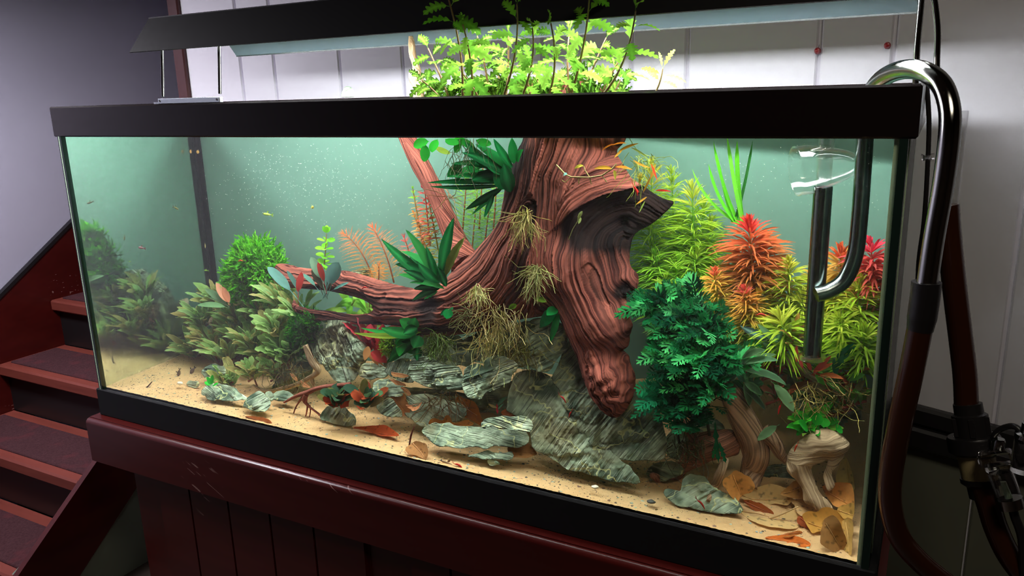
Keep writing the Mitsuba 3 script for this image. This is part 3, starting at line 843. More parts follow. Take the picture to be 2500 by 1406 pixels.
rock([(1618, 1100), (1632, 1062), (1660, 1042), (1694, 1060), (1698, 1105), (1655, 1122)], 0.17, 'cream coloured stone in the shade of the dark fern', 0.85, 20, 0.04, 36)
rock([(1680, 1040), (1712, 1022), (1752, 1020), (1770, 1050), (1730, 1075), (1690, 1065)], 0.19, 'grey stone between the dark fern and the upright log', 0.45, 0, 0.04, 37)
rock([(1893, 900), (1915, 884), (1934, 888), (1944, 930), (1932, 955), (1905, 950)], 0.25, 'black stone under the grey root at the right', 0.1, 0, 0.04, 38)
rock([(1930, 975), (1950, 955), (1985, 962), (1995, 990), (1960, 1005), (1935, 998)], 0.22, 'mossy stone below the grey root at the right', 0.42, 0, 0.03, 39)
rock([(1945, 1005), (1990, 990), (2060, 985), (2100, 990), (2092, 1060), (2070, 1110), (2000, 1090), (1950, 1060)], 0.30, 'brown rock in the back right corner behind the bright green plant', 0.35, 0, 0.05, 40, lean=0.2)
rock([(864, 668), (880, 650), (900, 652), (912, 672), (890, 680)], 0.28, 'pale rock tip behind the left arm of the stump', 0.9, 0, 0.03, 41)
rock([(500, 900), (520, 800), (560, 730), (640, 690), (700, 720), (760, 760), (770, 860), (740, 920), (640, 940), (560, 930)], 0.315, 'big dark rock hidden under the bushy left plants', 0.25, 20, 0.06, 42, res=0.004, lean=0.2)
rock([(832, 238), (838, 216), (850, 209), (862, 216), (866, 236)], 0.30, 'tan lump of stone showing above the back of the rim', 0.85, 20, 0.03, 43)

# ---------------------------------------------------------------- smaller driftwood


def wood(label, limbs, y, tone=0.75, seed=0, k=16, n=56, name='branch', ridge=0.14, knot=0.16):
    key = thing(name, label, 'branch')
    for i, l in enumerate(limbs):
        m, uv = limb(l, y, k, n, seed + i * 3, tone, ridge, knot)
        put(key, 'stem' if i == 0 else 'side_shoot', m, 'm_wood', True, uv=uv)
    return key


wood('upright weathered log under the dark fern at the right', [[(1768, 925, 44, 0.19), (1782, 955, 54), (1806, 1005, 62), (1832, 1060, 66), (1846, 1110, 62), (1838, 1150, 54), (1828, 1195, 46, 0.13)], [(1862, 1050, 40), (1888, 1075, 34), (1905, 1105, 28), (1918, 1128, 10)]], 0.16, 0.78, 51, 30, 80, 'log', 0.2, 0.08)
wood('twisted brown branch lying left of the upright log', [[(1790, 1080, 60, 0.17), (1740, 1085, 74), (1700, 1105, 66), (1668, 1138, 34), (1630, 1172, 30), (1592, 1160, 14, 0.10)], [(1715, 1085, 34), (1690, 1058, 30), (1662, 1030, 18, 0.19)]], 0.14, 0.66, 52, 22, 70)
wood('short broken twig leaning on the craggy pale green stone', [[(1772, 1122, 16, 0.12), (1760, 1150, 21), (1745, 1185, 19), (1729, 1222, 9, 0.055)]], 0.09, 0.85, 53)
wood('thin grey root reaching to the right pane', [[(1868, 866, 10), (1900, 862, 22), (1935, 890, 24), (1985, 922, 14), (2030, 944, 11), (2078, 957, 5)], [(2028, 944, 9), (2040, 955, 7), (2052, 968, 3)]], 0.20, 0.85, 54, name='root')
wood('thin curved branch standing in the sand left of the leaning slab', [[(745, 842, 13), (762, 882, 16), (777, 905, 14), (760, 920, 13), (727, 937, 11), (690, 948, 12), (650, 955, 9), (618, 940, 4)], [(760, 918, 12), (764, 932, 9), (769, 948, 7)]], 0.13, 0.92, 55, 12, 60, knot=0.3)
wood('dark red stick with bare roots on the front sand', [[(694, 982, 5), (725, 966, 9), (750, 958, 13), (782, 946, 11), (855, 938, 12)], [(748, 962, 14), (744, 975, 14), (752, 990, 6), (790, 1022, 5), (806, 1063, 2)], [(738, 970, 6), (722, 995, 3.5), (711, 1032, 2)], [(752, 985, 5), (748, 1010, 3.5), (737, 1042, 2)], [(756, 988, 4), (758, 1005, 3), (752, 1030, 1.6)]], 0.075, 0.55, 56, 10, 40, 'stick')
wood('tiny dark twig on the bare sand by the left front corner', [[(322, 962, 2), (345, 952, 4), (360, 944, 3), (371, 932, 2)]], 0.05, 0.1, 57, 7, 20, 'twig')
wood('short dark stick leaning among the dead leaves in front', [[(996, 1108, 6), (1000, 1085, 4), (1004, 1062, 5), (1012, 1040, 2)]], 0.05, 0.35, 58, 8, 24, 'twig')
ar = [(1926, 1102), (1947, 1079), (1984, 1055), (2010, 1048), (2038, 1056), (2060, 1070), (2076, 1090), (2060, 1112), (2047, 1135), (2034, 1148), (2041, 1172), (2025, 1182), (2013, 1156), (2020, 1132), (2022, 1118), (2000, 1126), (1985, 1137), (1996, 1165),
      (2012, 1191), (2037, 1216), (2041, 1247), (2021, 1233), (1995, 1214), (1971, 1203), (1963, 1178), (1945, 1156), (1925, 1136)]
Q, F, t, nr = solid(ar, 0.13, 0.0014, 0.04, 0.003, 4)
s_ = (Q - Q.mean(0)) @ [0.75, 0.66]
s_ = np.where(Q[:, 1] < at(1980, 1125, 0.13)[2], (Q - Q.mean(0)) @ [0.86, 0.5], (Q - Q.mean(0)) @ [-0.35, 0.93]) + 0.02 * (meshkit.fbm(np.c_[Q * 24, 0 * Q[:, 0]], 3, 3) - 0.5)
yy = 0.13 - 0.05 * np.clip((at(1980, 1100, 0.13)[2] - Q[:, 1]) / 0.12, 0, 1)
rel = -0.004 * (1 - np.abs(2 * meshkit.noise(np.c_[s_ * 190, Q * 5], 2) - 1)) * np.clip(t / 0.008, 0, 1)
V, F2 = close(Q, F, yy - np.maximum(t + rel, 0), yy + t, nr)
uv = np.c_[s_, np.full(len(Q), 0.93)]
single('driftwood', 'bleached arched piece of driftwood among the dead leaves at the right', 'driftwood', (V, F2), 'm_wood', True, uv=np.vstack([uv, uv[nr:]]))

# ---------------------------------------------------------------- pipes, hoses and fittings


def path(rows, n=60):
    """rows (u, v, y) -> smooth 3-D path"""
    return spline(ats([r[:2] for r in rows], [r[2] for r in rows]), n)


PX = at(2010, 455, 0.15)[0]
ik = thing('intake_pipe', 'thick upright steel intake pipe with a glass foot among the plants at the right', 'pipe')
zt, zb = at(2010, 455, 0.15)[2], at(1977, 868, 0.15)[2]
put(ik, 'tube', lathe([(0, zb), (0.0142, zb), (0.0142, zt - 0.001), (0.0135, zt), (0.010, zt), (0, zt - 0.004)], [PX, 0.15, 0], [0, 0, 1], 36), 'm_dimmed_steel', 40)
put(ik, 'upper_tube', lathe([(0.0115, zt - 0.004), (0.0115, H + 0.04), (0.0105, H + 0.04), (0.0105, zt - 0.004)], [PX, 0.15, 0], [0, 0, 1], 30), 'm_glass', 40, label='clear glass tube')
put(ik, 'inner_tube', lathe([(0.0085, zt + 0.026), (0.0085, H + 0.04), (0.0078, H + 0.04), (0.0078, zt + 0.026)], [PX, 0.15, 0], [0, 0, 1], 30), 'm_glass', 40)
put(ik, 'foot', outward(trimesh.creation.torus(0.0185, 0.0042, 40, 16).apply_translation([PX, 0.15, zb - 0.002])), 'm_clear', True, label='clear glass foot ring')
teeth = []
for k in range(16):
    z_ = zb + 0.008 + k * 0.0068
    teeth.append(trimesh.Trimesh(*tube([[PX - 0.012, 0.142, z_], [PX - 0.0215, 0.14, z_ + 0.0022]], [0.0009, 0.0003], 5)))
put(ik, 'strainer_teeth', cat(*teeth), 'm_matte', kind='stuff')

jp = thing('outflow_pipe', 'polished steel pipe arching over the right end of the rim down to the hose', 'pipe')
inner = path([(2113, 250, 0.15), (2112, 330, 0.15), (2106, 430, 0.15), (2098, 540, 0.15), (2088, 620, 0.148), (2064, 680, 0.14), (2028, 708, 0.13), (1992, 719, 0.12)], 90)
put(jp, 'inner_tube', outward(trimesh.Trimesh(*tube(inner, 0.0122, 28))), 'm_dimmed_steel', 50, label='steel tube with a hooked end inside the tank')
arch = path([(2116, 300, 0.15), (2122, 240, 0.14), (2150, 196, 0.11), (2196, 172, 0.07), (2248, 172, 0.03), (2295, 202, 0.0), (2317, 258, -0.02), (2318, 330, -0.03), (2303, 450, -0.035), (2280, 580, -0.04), (2262, 700, -0.045)], 120)
put(jp, 'arch_tube', outward(trimesh.Trimesh(*tube(arch, 0.0128, 28))), 'm_steel', 50)

h1 = thing('water_hose', 'brown hose hanging from the steel pipe, nearest the tank corner', 'hose')
hp = path([(2262, 690, -0.045), (2252, 760, -0.045), (2244, 810, -0.045), (2222, 920, -0.045), (2196, 1040, -0.04), (2176, 1150, -0.03), (2174, 1230, -0.02), (2196, 1310, -0.01), (2250, 1375, 0.0), (2330, 1440, 0.01)], 100)
put(h1, 'tube', outward(trimesh.Trimesh(*tube(hp, 0.0155, 24))), 'm_hose', 50)
sl_ = path([(2262, 688, -0.045), (2259, 720, -0.045), (2251, 775, -0.045), (2246, 805, -0.045)], 20)
put(h1, 'sleeve', outward(trimesh.Trimesh(*tube(sl_, [0.0178] * 14 + [0.0172, 0.0168, 0.0166, 0.0164, 0.0162, 0.016], 28))), 'm_black', 50, label='black rubber sleeve')

h2 = thing('water_hose', 'brown hose running down beside the wall into the black coupling', 'hose')
hp = path([(2312, 500, 0.16), (2318, 580, 0.16), (2330, 700, 0.15), (2346, 830, 0.14), (2356, 920, 0.13), (2360, 1010, 0.12)], 80)
put(h2, 'tube', outward(trimesh.Trimesh(*tube(hp, 0.0165, 24))), 'm_hose', 50)
put(h2, 'glass_end', lathe([(0.0125, 0), (0.0125, 0.16), (0.0115, 0.16), (0.0115, 0)], at(2313, 540, 0.16), [0, 0, 1], 24), 'm_glass', 40, label='clear glass tube in the hose end')
hp = path([(2388, 1170, 0.10), (2410, 1220, 0.09), (2432, 1290, 0.08), (2466, 1360, 0.07), (2520, 1430, 0.06)], 60)
put(h2, 'lower_tube', outward(trimesh.Trimesh(*tube(hp, 0.0165, 24))), 'm_hose', 50)

cp = thing('hose_coupling', 'black hose coupling with a yellowed filter cup at the right edge', 'coupling')
a0, a1 = at(2362, 985, 0.12), at(2398, 1195, 0.10)
ax = (a1 - a0) / np.linalg.norm(a1 - a0)
Lc = np.linalg.norm(a1 - a0)
put(cp, 'collar', lathe([(0, 0), (0.0195, 0), (0.0200, 0.015), (0.0235, 0.017), (0.0235, 0.048), (0.0215, 0.050), (0, 0.050)], a0, ax, 28), 'm_black', 30)
put(cp, 'flange', lathe([(0, 0.048), (0.034, 0.048), (0.036, 0.052), (0.036, 0.070), (0.032, 0.074), (0, 0.074)], a0, ax, 32), 'm_black', 30)
put(cp, 'cup', lathe([(0, 0.074), (0.026, 0.074), (0.0245, 0.112), (0, 0.112)], a0, ax, 28), paint('m_cup', (168, 152, 108), 0.4), 40, label='yellowed plastic cup')
put(cp, 'lower_collar', lathe([(0, 0.111), (0.027, 0.111), (0.027, 0.118), (0.020, 0.124), (0.019, Lc + 0.012), (0, Lc + 0.012)], a0, ax, 28), 'm_black', 30)
for k in range(6):
    t_ = k * math.pi / 3
    o = np.cross(ax, [1, 0, 0])
    o /= np.linalg.norm(o)
    o2 = np.cross(ax, o)
    c_ = a0 + ax * 0.033 + (o * math.cos(t_) + o2 * math.sin(t_)) * 0.0235
    m = box(-0.004, 0.004, -0.002, 0.002, -0.014, 0.014, 0.001)
    R_ = trimesh.geometry.align_vectors([0, 0, 1], ax)
    m.apply_transform(R_)
    m.apply_translation(c_)
    put(cp, 'rib', m, 'm_black', 20)

bc = thing('bubble_counter', 'clear plastic bubble counter at the right edge of the picture', 'bubble counter')
b0, b1 = at(2424, 1100, 0.06), at(2466, 1225, 0.05)
ax2 = (b1 - b0) / np.linalg.norm(b1 - b0)
put(bc, 'cup', lathe([(0, 0.018), (0.0165, 0.018), (0.0175, 0.030), (0.0165, 0.070), (0.0150, 0.070), (0.0150, 0.030), (0, 0.026)], b0, ax2, 28), 'm_clear', 40)
put(bc, 'ring', lathe([(0, 0.069), (0.0175, 0.069), (0.0175, 0.083), (0, 0.083)], b0, ax2, 28), 'm_steel', 30, label='shiny ring')
put(bc, 'nozzle', lathe([(0, 0.045), (0.0035, 0.045), (0.0045, 0.069), (0, 0.069)], b0, ax2, 14), 'm_flat' if False else 'm_glassedge', 30)
m = box(-0.021, 0.021, -0.013, 0.013, -0.006, 0.012, 0.002)
m.apply_transform(trimesh.geometry.align_vectors([0, 0, 1], ax2))
m.apply_translation(b0 + ax2 * 0.008)
put(bc, 'lid', m, 'm_clear', 20, label='clear square lid')
put(bc, 'screw', lathe([(0, 0), (0.009, 0), (0.009, 0.012), (0.007, 0.016), (0, 0.016)], at(2436, 1096, 0.07), [0, 0, 1], 18), 'm_steel', 30)
b2 = at(2492, 1150, 0.05)
c2 = thing('clear_cylinder', 'clear plastic cylinder with a shiny cap, beside the bubble counter', 'cylinder')
put(c2, 'body', lathe([(0, 0), (0.014, 0), (0.0155, 0.05), (0, 0.05)], b2, [0.05, 0, 1], 26), 'm_clear', 40)
put(c2, 'cap', lathe([(0, 0.05), (0.016, 0.05), (0.016, 0.056), (0.010, 0.058), (0.010, 0.072), (0, 0.073)], b2, [0.05, 0, 1], 26), 'm_steel', 30)
single('cable', 'thin black cable looping from the coupling to the clear cylinder', 'cable', outward(trimesh.Trimesh(*tube(path([(2424, 1085, 0.08), (2428, 1062, 0.075), (2446, 1046, 0.07), (2472, 1040, 0.06), (2490, 1052, 0.055), (2496, 1082, 0.05)], 40), 0.0042, 12))), 'm_black', 50)
single('cable', 'black cable hanging below the bubble counter', 'cable', outward(trimesh.Trimesh(*tube(path([(2466, 1222, 0.05), (2478, 1262, 0.05), (2496, 1320, 0.05), (2500, 1430, 0.05)], 40), 0.006, 12))), 'm_black', 50)
single('cable', 'thin black cable hanging beside the right pane below the rim', 'cable', outward(trimesh.Trimesh(*tube(path([(2262, 200, 0.2), (2268, 300, 0.2), (2264, 420, 0.2), (2256, 540, 0.2), (2243, 640, 0.2), (2238, 760, 0.2), (2225, 900, 0.2)], 60), 0.0036, 10))), 'm_black', 50)
single('cable', 'dark cable hanging behind the tank corner down to the floor', 'cable', outward(trimesh.Trimesh(*tube(path([(2185, 985, 0.42), (2172, 1100, 0.42), (2166, 1240, 0.42), (2150, 1420, 0.42)], 40), 0.0045, 10))), 'm_black', 50)
single('suction_cup', 'tiny clear suction cup stuck beside the steel arch', 'suction cup', lathe([(0, 0), (0.006, 0), (0.003, 0.004), (0.003, 0.010), (0.005, 0.011), (0.005, 0.015), (0, 0.015)], at(2250, 386, 0.02), [1, 0, 0.1], 18), 'm_clear', 40)
rd = thing('steel_rods', 'two thin steel rods holding the lamp above the right end of the rim', 'rods')
put(rd, 'rod', outward(trimesh.Trimesh(*tube(path([(2235, 215, 0.10), (2239, 120, 0.10), (2248, 20, 0.10), (2254, -60, 0.10)], 30), 0.0042, 14))), 'm_steel', 50)
put(rd, 'rod', outward(trimesh.Trimesh(*tube(path([(2287, 215, 0.10), (2287, 150, 0.10), (2289, 80, 0.10), (2284, 20, 0.10), (2274, -40, 0.10)], 40), 0.0042, 14))), 'm_steel', 50)
# glass bell beside the intake
sk = thing('glass_bell', 'clear glass bell of the surface skimmer around the intake pipe', 'skimmer')
c0, c1 = at(2092, 398, 0.17), at(1944, 418, 0.13)
axb = (c1 - c0) / np.linalg.norm(c1 - c0)
Lb = np.linalg.norm(c1 - c0)
pr = [(0.012 + 0.030 * (s ** 0.6) - 0.004 * max(0, s - 0.8) * 5, s * Lb) for s in np.linspace(0, 1, 20)]
put(sk, 'bell', lathe(pr, c0, axb, 40), 'm_glass', True)
tor = trimesh.creation.torus(pr[-1][0], 0.0011, 48, 10)
tor.apply_transform(trimesh.geometry.align_vectors([0, 0, 1], axb))
tor.apply_translation(c0 + axb * Lb)
put(sk, 'lip', tor, 'm_glass', True)
for (u, v, nm) in ((1997, 125, 'red push pin on the wall, nearer the plants'), (2167, 112, 'red push pin on the wall, nearer the lamp rods')):
    k = thing('push_pin', nm, 'pin')
    c_ = at(u, v, YW)
    put(k, 'head', lathe([(0, 0.014), (0.004, 0.013), (0.006, 0.009), (0.005, 0.005), (0.006, 0.0), (0, -0.001)], c_, [0, -1, 0.1], 14), 'm_red' if 'm_red' in scene else paint('m_red', (150, 18, 28), 0.3), 40)
    put(k, 'needle', tube([c_, c_ + [0.001, 0.002, 0.012]], 0.0006, 6), 'm_steel')

# ---------------------------------------------------------------- plants
rng = np.random.default_rng(7)


def C(*c):
    return np.array(S(*c))


def jit(c, k=0.12):
    return np.clip(np.asarray(c) * (1 + rng.uniform(-k, k)) * (1 + rng.uniform(-k / 2, k / 2, 3)), 0, 1)


PROF = {
    'lance': lambda s: np.sin(np.pi * s ** 0.85) ** 0.8,
    'oval': lambda s: np.sin(np.pi * np.clip((s - 0.12) / 0.88, 0, 1)) ** 0.55 + 0.02,
    'paddle': lambda s: np.where(s < 0.45, 0.09, np.sin(np.pi * np.clip((s - 0.42) / 0.58, 0, 1)) ** 0.5),
    'wavy': lambda s: np.sin(np.pi * np.clip((s - 0.15) / 0.85, 0, 1) ** 0.9) ** 0.7 + 0.05,
    'grass': lambda s: np.minimum(1, 6 * (1 - s)) * (0.7 + 0.3 * (1 - s)),
    'lobed': lambda s: (np.sin(np.pi * np.clip((s - 0.14) / 0.86, 0, 1) ** 0.8) ** 0.7) * (0.26 + 0.74 * np.abs(np.sin(np.pi * (s * 6.0 + 0.15)))) + 0.035,
    'cut': lambda s: (np.sin(np.pi * np.clip((s - 0.25) / 0.75, 0, 1) ** 0.9) ** 0.6) * (0.16 + 0.84 * np.abs(np.sin(np.pi * (s * 5.0 + 0.2))) ** 1.5) + 0.03,
}


def blade(P0, P1, w, kind='lance', bend=(0, 0, 0), face=None, base=(0.1, 0.3, 0.05), tip=None, mid=None, edge=None, n=12, fold=0.25, wave=0.0, thick=False):
    """one leaf from P0 to P1, w wide: vertices, faces, colours"""
    P0, P1, bend = np.asarray(P0, float), np.asarray(P1, float), np.asarray(bend, float)
    s = np.linspace(0, 1, n)
    c = (P0 + P1) / 2 + bend
    P = (1 - s)[:, None] ** 2 * P0 + 2 * ((1 - s) * s)[:, None] * c + (s ** 2)[:, None] * P1
    t = np.gradient(P, axis=0)
    t /= np.linalg.norm(t, axis=1, keepdims=True) + 1e-12
    if face is None:
        v = CAM - (P0 + P1) / 2
        face = v / np.linalg.norm(v) * 0.7 + np.array([0, 0, 0.8]) + rng.normal(0, 0.35, 3)
    side = np.cross(t, face)
    side /= np.linalg.norm(side, axis=1, keepdims=True) + 1e-12
    nrm = np.cross(side, t)
    hw = PROF[kind](s) * w / 2
    ph = rng.uniform(0, 6)
    out = []
    for k, a in enumerate((-1, -0.55, 0, 0.55, 1)):
        z = fold * abs(a) * hw + (wave * w * np.sin(s * 26 + ph + a * 1.5) * abs(a) if wave else 0)
        sweep = np.zeros(n)
        if kind in ('lobed', 'cut'):
            sweep = abs(a) * hw * 0.45
        out.append(P + side * (a * hw)[:, None] + nrm * z[:, None] + t * sweep[:, None])
    V = np.stack(out, 1).reshape(-1, 3)
    m = 5
    i = np.arange(n - 1)[:, None] * m
    j = np.arange(m - 1)[None]
    q = np.stack([i + j, i + j + 1, i + m + j + 1, i + m + j], -1).reshape(-1, 4)
    tip = base if tip is None else tip
    col = np.asarray(base)[None] * (1 - s)[:, None] + np.asarray(tip)[None] * s[:, None]
    K = np.repeat(col[:, None], m, 1)
    if mid is not None:
        K[:, 2] = np.asarray(mid)
    if edge is not None:
        K[:, [0, 4]] = 0.45 * K[:, [0, 4]] + 0.55 * np.asarray(edge)
    return V, np.vstack([q[:, [0, 1, 2]], q[:, [0, 2, 3]]]), pack(K.reshape(-1, 3))


def join(parts):
    V, F, K, o = [], [], [], 0
    for v, f, k in parts:
        V.append(v)
        F.append(f + o)
        K.append(k)
        o += len(v)
    return (np.vstack(V), np.vstack(F)), np.vstack(K)


def leafpart(parent, name, b, bsdf='m_leaf', smooth=True, **k):
    return put(parent, name, (b[0], b[1]), bsdf, smooth, color=b[2], **k)


def stempart(parent, P, r, col, k=6, name='stem'):
    m = tube(P, r, k)
    return put(parent, name, m, 'm_flat', True, color=np.tile(np.asarray(col), (len(m[0]), 1)))


def pw(px, p):
    """metres for a width in pixels at the point p"""
    return px * np.linalg.norm(np.asarray(p) - CAM) / FPX


def curve(P0, P1, bend, n=14):
    s = np.linspace(0, 1, n)[:, None]
    c = (np.asarray(P0) + P1) / 2 + bend
    return (1 - s) ** 2 * P0 + 2 * (1 - s) * s * c + s ** 2 * P1


GREEN = dict(
    emersed=[C(44, 74, 17), C(64, 90, 24), C(32, 56, 13)], buce=[C(92, 156, 76), C(144, 190, 100), C(66, 132, 80), C(184, 176, 90), C(120, 164, 104)], fern=[C(16, 84, 40), C(26, 112, 50), C(12, 62, 36)],
    bolb=[C(16, 80, 40), C(30, 112, 58), C(10, 54, 32), C(70, 168, 92)], lime=[C(150, 200, 40), C(170, 210, 60), C(126, 184, 40)], grass=[C(90, 190, 40), C(120, 210, 50)])


def leafy(name, label, cat_, b, t, nodes, L, w, kind, cols, bend=(0, 0, 0), per=2, up=0.35, stem_r=0.0018, stemcol=None, s0=0.15, group=None, taper=0.5, tipcol=None, midcol=None, wave=0.0, fold=0.2, n=12, droop=0.25, edge=None, turn=1.57):
    key = thing(name, label, cat_, group)
    P = curve(b, t, np.asarray(bend, float), 16)
    stempart(key, P, np.linspace(stem_r, stem_r * 0.5, 16), stemcol if stemcol is not None else C(104, 92, 50))
    T_, A, Bn = frames(P)
    a0 = rng.uniform(0, 6)
    for k in range(nodes):
        s = s0 + (1 - s0) * (k / max(1, nodes - 1))
        x = s * 15
        i = min(14, int(x))
        p = P[i] + (P[i + 1] - P[i]) * (x - i)
        tt, aa, bb = T_[i], A[i], Bn[i]
        f = 1 - taper * max(0.0, (s - 0.55) / 0.45)
        for j in range(per):
            an = a0 + k * turn + j * 2 * np.pi / per + rng.normal(0, 0.25)
            d = math.cos(an) * aa + math.sin(an) * bb
            e = up + (0.9 if s > 0.93 else 0.0) + rng.normal(0, 0.12)
            dv = d * math.cos(e) + tt * math.sin(e)
            l = L * f * rng.uniform(0.75, 1.15)
            c = jit(cols[rng.integers(len(cols))])
            tc = None if tipcol is None else jit(tipcol) * (0.5 + 0.5 * s) + c * (0.5 - 0.5 * s)
            if tipcol is not None and s > 0.7:
                c = c * 0.5 + tc * 0.5
            leafpart(key, 'leaf', blade(p, p + dv * l - np.array([0, 0, droop * l * 0.5]), w * f * rng.uniform(0.85, 1.15), kind, np.array([0, 0, droop * l * 0.6]), None, c, tc, midcol, edge, n, fold, wave))
    return key


def rosette(name, label, cat_, b, n, L, w, kind, cols, lean=(0, 0, 0.6), spread=1.0, petiole=None, wave=0.0, edge=None, tipcol=None, redo=0.12, bendup=0.25, nn=14, group=None, mid=None, front=0.5):
    key = thing(name, label, cat_, group)
    for k in range(n):
        d = rng.normal(0, 1, 3)
        d[2] = abs(d[2]) * 0.6
        d[1] = d[1] * 0.8 - front * 0.5
        d = d / np.linalg.norm(d) * spread + np.asarray(lean)
        d /= np.linalg.norm(d)
        l = L * rng.uniform(0.6, 1.15)
        c = jit(cols[rng.integers(len(cols))], 0.18)
        if rng.random() < redo:
            c = jit(C(176, 84, 54), 0.2)
        p0 = np.asarray(b) + rng.normal(0, 0.006, 3)
        leafpart(key, 'leaf', blade(p0, p0 + d * l, w * rng.uniform(0.8, 1.2), kind, np.array([0, 0, bendup * l]), None, c, None if tipcol is None else jit(tipcol), mid, edge, nn, 0.2, wave))
    if petiole is not None:
        stempart(key, [np.asarray(b) + [-0.02, 0, -0.012], np.asarray(b) + [0.0, 0, 0.0], np.asarray(b) + [0.015, 0.0, 0.008]], 0.0028, petiole)
    return key


def whorls(name, label, cat_, b, t, n, per, L, w, c0, c1, bend=(0, 0, 0), up=0.35, s0=0.1, tip_up=1.0, stemcol=None, group=None, droop=0.25, top=None, seg=5):
    """a stem with rings of narrow leaves: each ring is one part"""
    key = thing(name, label, cat_, group)
    P = curve(b, t, np.asarray(bend, float), 24)
    stempart(key, P, np.linspace(0.0022, 0.0012, 24), stemcol if stemcol is not None else (np.asarray(c0) * 0.7))
    T_, A, Bn = frames(P)
    top = c1 if top is None else top
    for k in range(n):
        s = s0 + (1 - s0) * k / max(1, n - 1)
        i = min(22, int(s * 23))
        p = P[i] + (P[i + 1] - P[i]) * (s * 23 - i)
        parts = []
        f = 1.0 if s < 0.75 else 1.0 - 0.55 * (s - 0.75) / 0.25
        for j in range(per):
            an = j * 2 * np.pi / per + k * 0.7 + rng.normal(0, 0.15)
            d = math.cos(an) * A[i] + math.sin(an) * Bn[i]
            e = up + (tip_up * max(0.0, (s - 0.8) / 0.2)) + rng.normal(0, 0.15)
            dv = d * math.cos(e) + T_[i] * math.sin(e)
            l = L * f * rng.uniform(0.8, 1.15)
            c = jit(np.asarray(c0) * (1 - s) + np.asarray(c1) * s, 0.15)
            if s > 0.85:
                c = jit(top, 0.12)
            parts.append(blade(p, p + dv * l - np.array([0, 0, droop * l]), w, 'lance', np.array([0, 0, droop * l * 0.8]), None, c * 0.85, c * 1.1, None, None, seg, 0.2))
        m, K = join(parts)
        put(key, 'leaf_whorl', m, 'm_leaf', True, color=K)
    return key


def feather(name, label, cat_, b, t, n, L, c0, c1, bend=(0, 0, 0), group=None, per=10):
    """a stem of feathery drooping fronds with fine side hairs; each ring one part"""
    key = thing(name, label, cat_, group)
    P = curve(b, t, np.asarray(bend, float), 24)
    stempart(key, P, np.linspace(0.0019, 0.0010, 24), C(150, 80, 40))
    T_, A, Bn = frames(P)
    for k in range(n):
        s = 0.06 + 0.94 * k / (n - 1)
        i = min(22, int(s * 23))
        p = P[i] + (P[i + 1] - P[i]) * (s * 23 - i)
        parts = []
        f = 1.0 if s < 0.6 else 1.0 - 0.6 * (s - 0.6) / 0.4
        for j in range(per):
            an = j * 2 * np.pi / per + k * 0.9
            d = math.cos(an) * A[i] + math.sin(an) * Bn[i]
            e = 0.25 + 0.9 * max(0, (s - 0.8) / 0.2)
            dv = d * math.cos(e) + T_[i] * math.sin(e)
            l = L * f * rng.uniform(0.85, 1.1)
            c = jit(np.asarray(c0) * (1 - s) + np.asarray(c1) * s, 0.12)
            q0, q1 = p, p + dv * l - T_[i] * 0.0
            parts.append(blade(q0, q1, 0.0012, 'lance', np.array([0, 0, 0.12 * l]), None, c, c, None, None, 4, 0.0))
            for h in range(5):
                r = 0.25 + 0.15 * h
                o = q0 + (q1 - q0) * r + np.array([0, 0, 0.24 * l * r * (1 - r)])
                sd = np.cross(dv, T_[i])
                for g in (-1, 1):
                    parts.append(blade(o, o + (sd * g * 0.6 + dv * 0.8) * l * 0.24 * (1.15 - r), 0.0008, 'lance', (0, 0, 0), None, c, c * 1.15, None, None, 3, 0.0))
        m, K = join(parts)
        put(key, 'frond_whorl', m, 'm_leaf', True, color=K)
    return key


def traced(name, label, cat_, rows, cols, y, kind='lance', mid=None, edge=None, group=None, n=16, wave=0.0, fold=0.2):
    """leaves given one by one: (u0, v0, u1, v1, width px, sag px, colour no.[, dy0, dy1])"""
    key = thing(name, label, cat_, group)
    for r in rows:
        u0, v0, u1, v1, wp, sag, ci = r[:7]
        dy0, dy1 = r[7:9] if len(r) > 8 else (0.0, rng.uniform(-0.03, 0.02))
        k = r[9] if len(r) > 9 else kind
        p0, p1 = at(u0, v0, y + dy0), at(u1, v1, y + dy1)
        nv = np.array([-(v1 - v0), (u1 - u0)], float)
        nv /= np.linalg.norm(nv) + 1e-9
        mu, mv = (u0 + u1) / 2 + nv[0] * sag, (v0 + v1) / 2 + nv[1] * sag
        bend = at(mu, mv, y + (dy0 + dy1) / 2) - (p0 + p1) / 2
        c = jit(cols[ci], 0.1)
        f = (CAM - p0) / np.linalg.norm(CAM - p0) + np.array([0, 0, 0.5]) + rng.normal(0, 0.2, 3)
        leafpart(key, 'leaf', blade(p0, p1, pw(wp, p0), k, bend, f, c, c * 1.1, mid, edge, n, fold, wave))
    return key


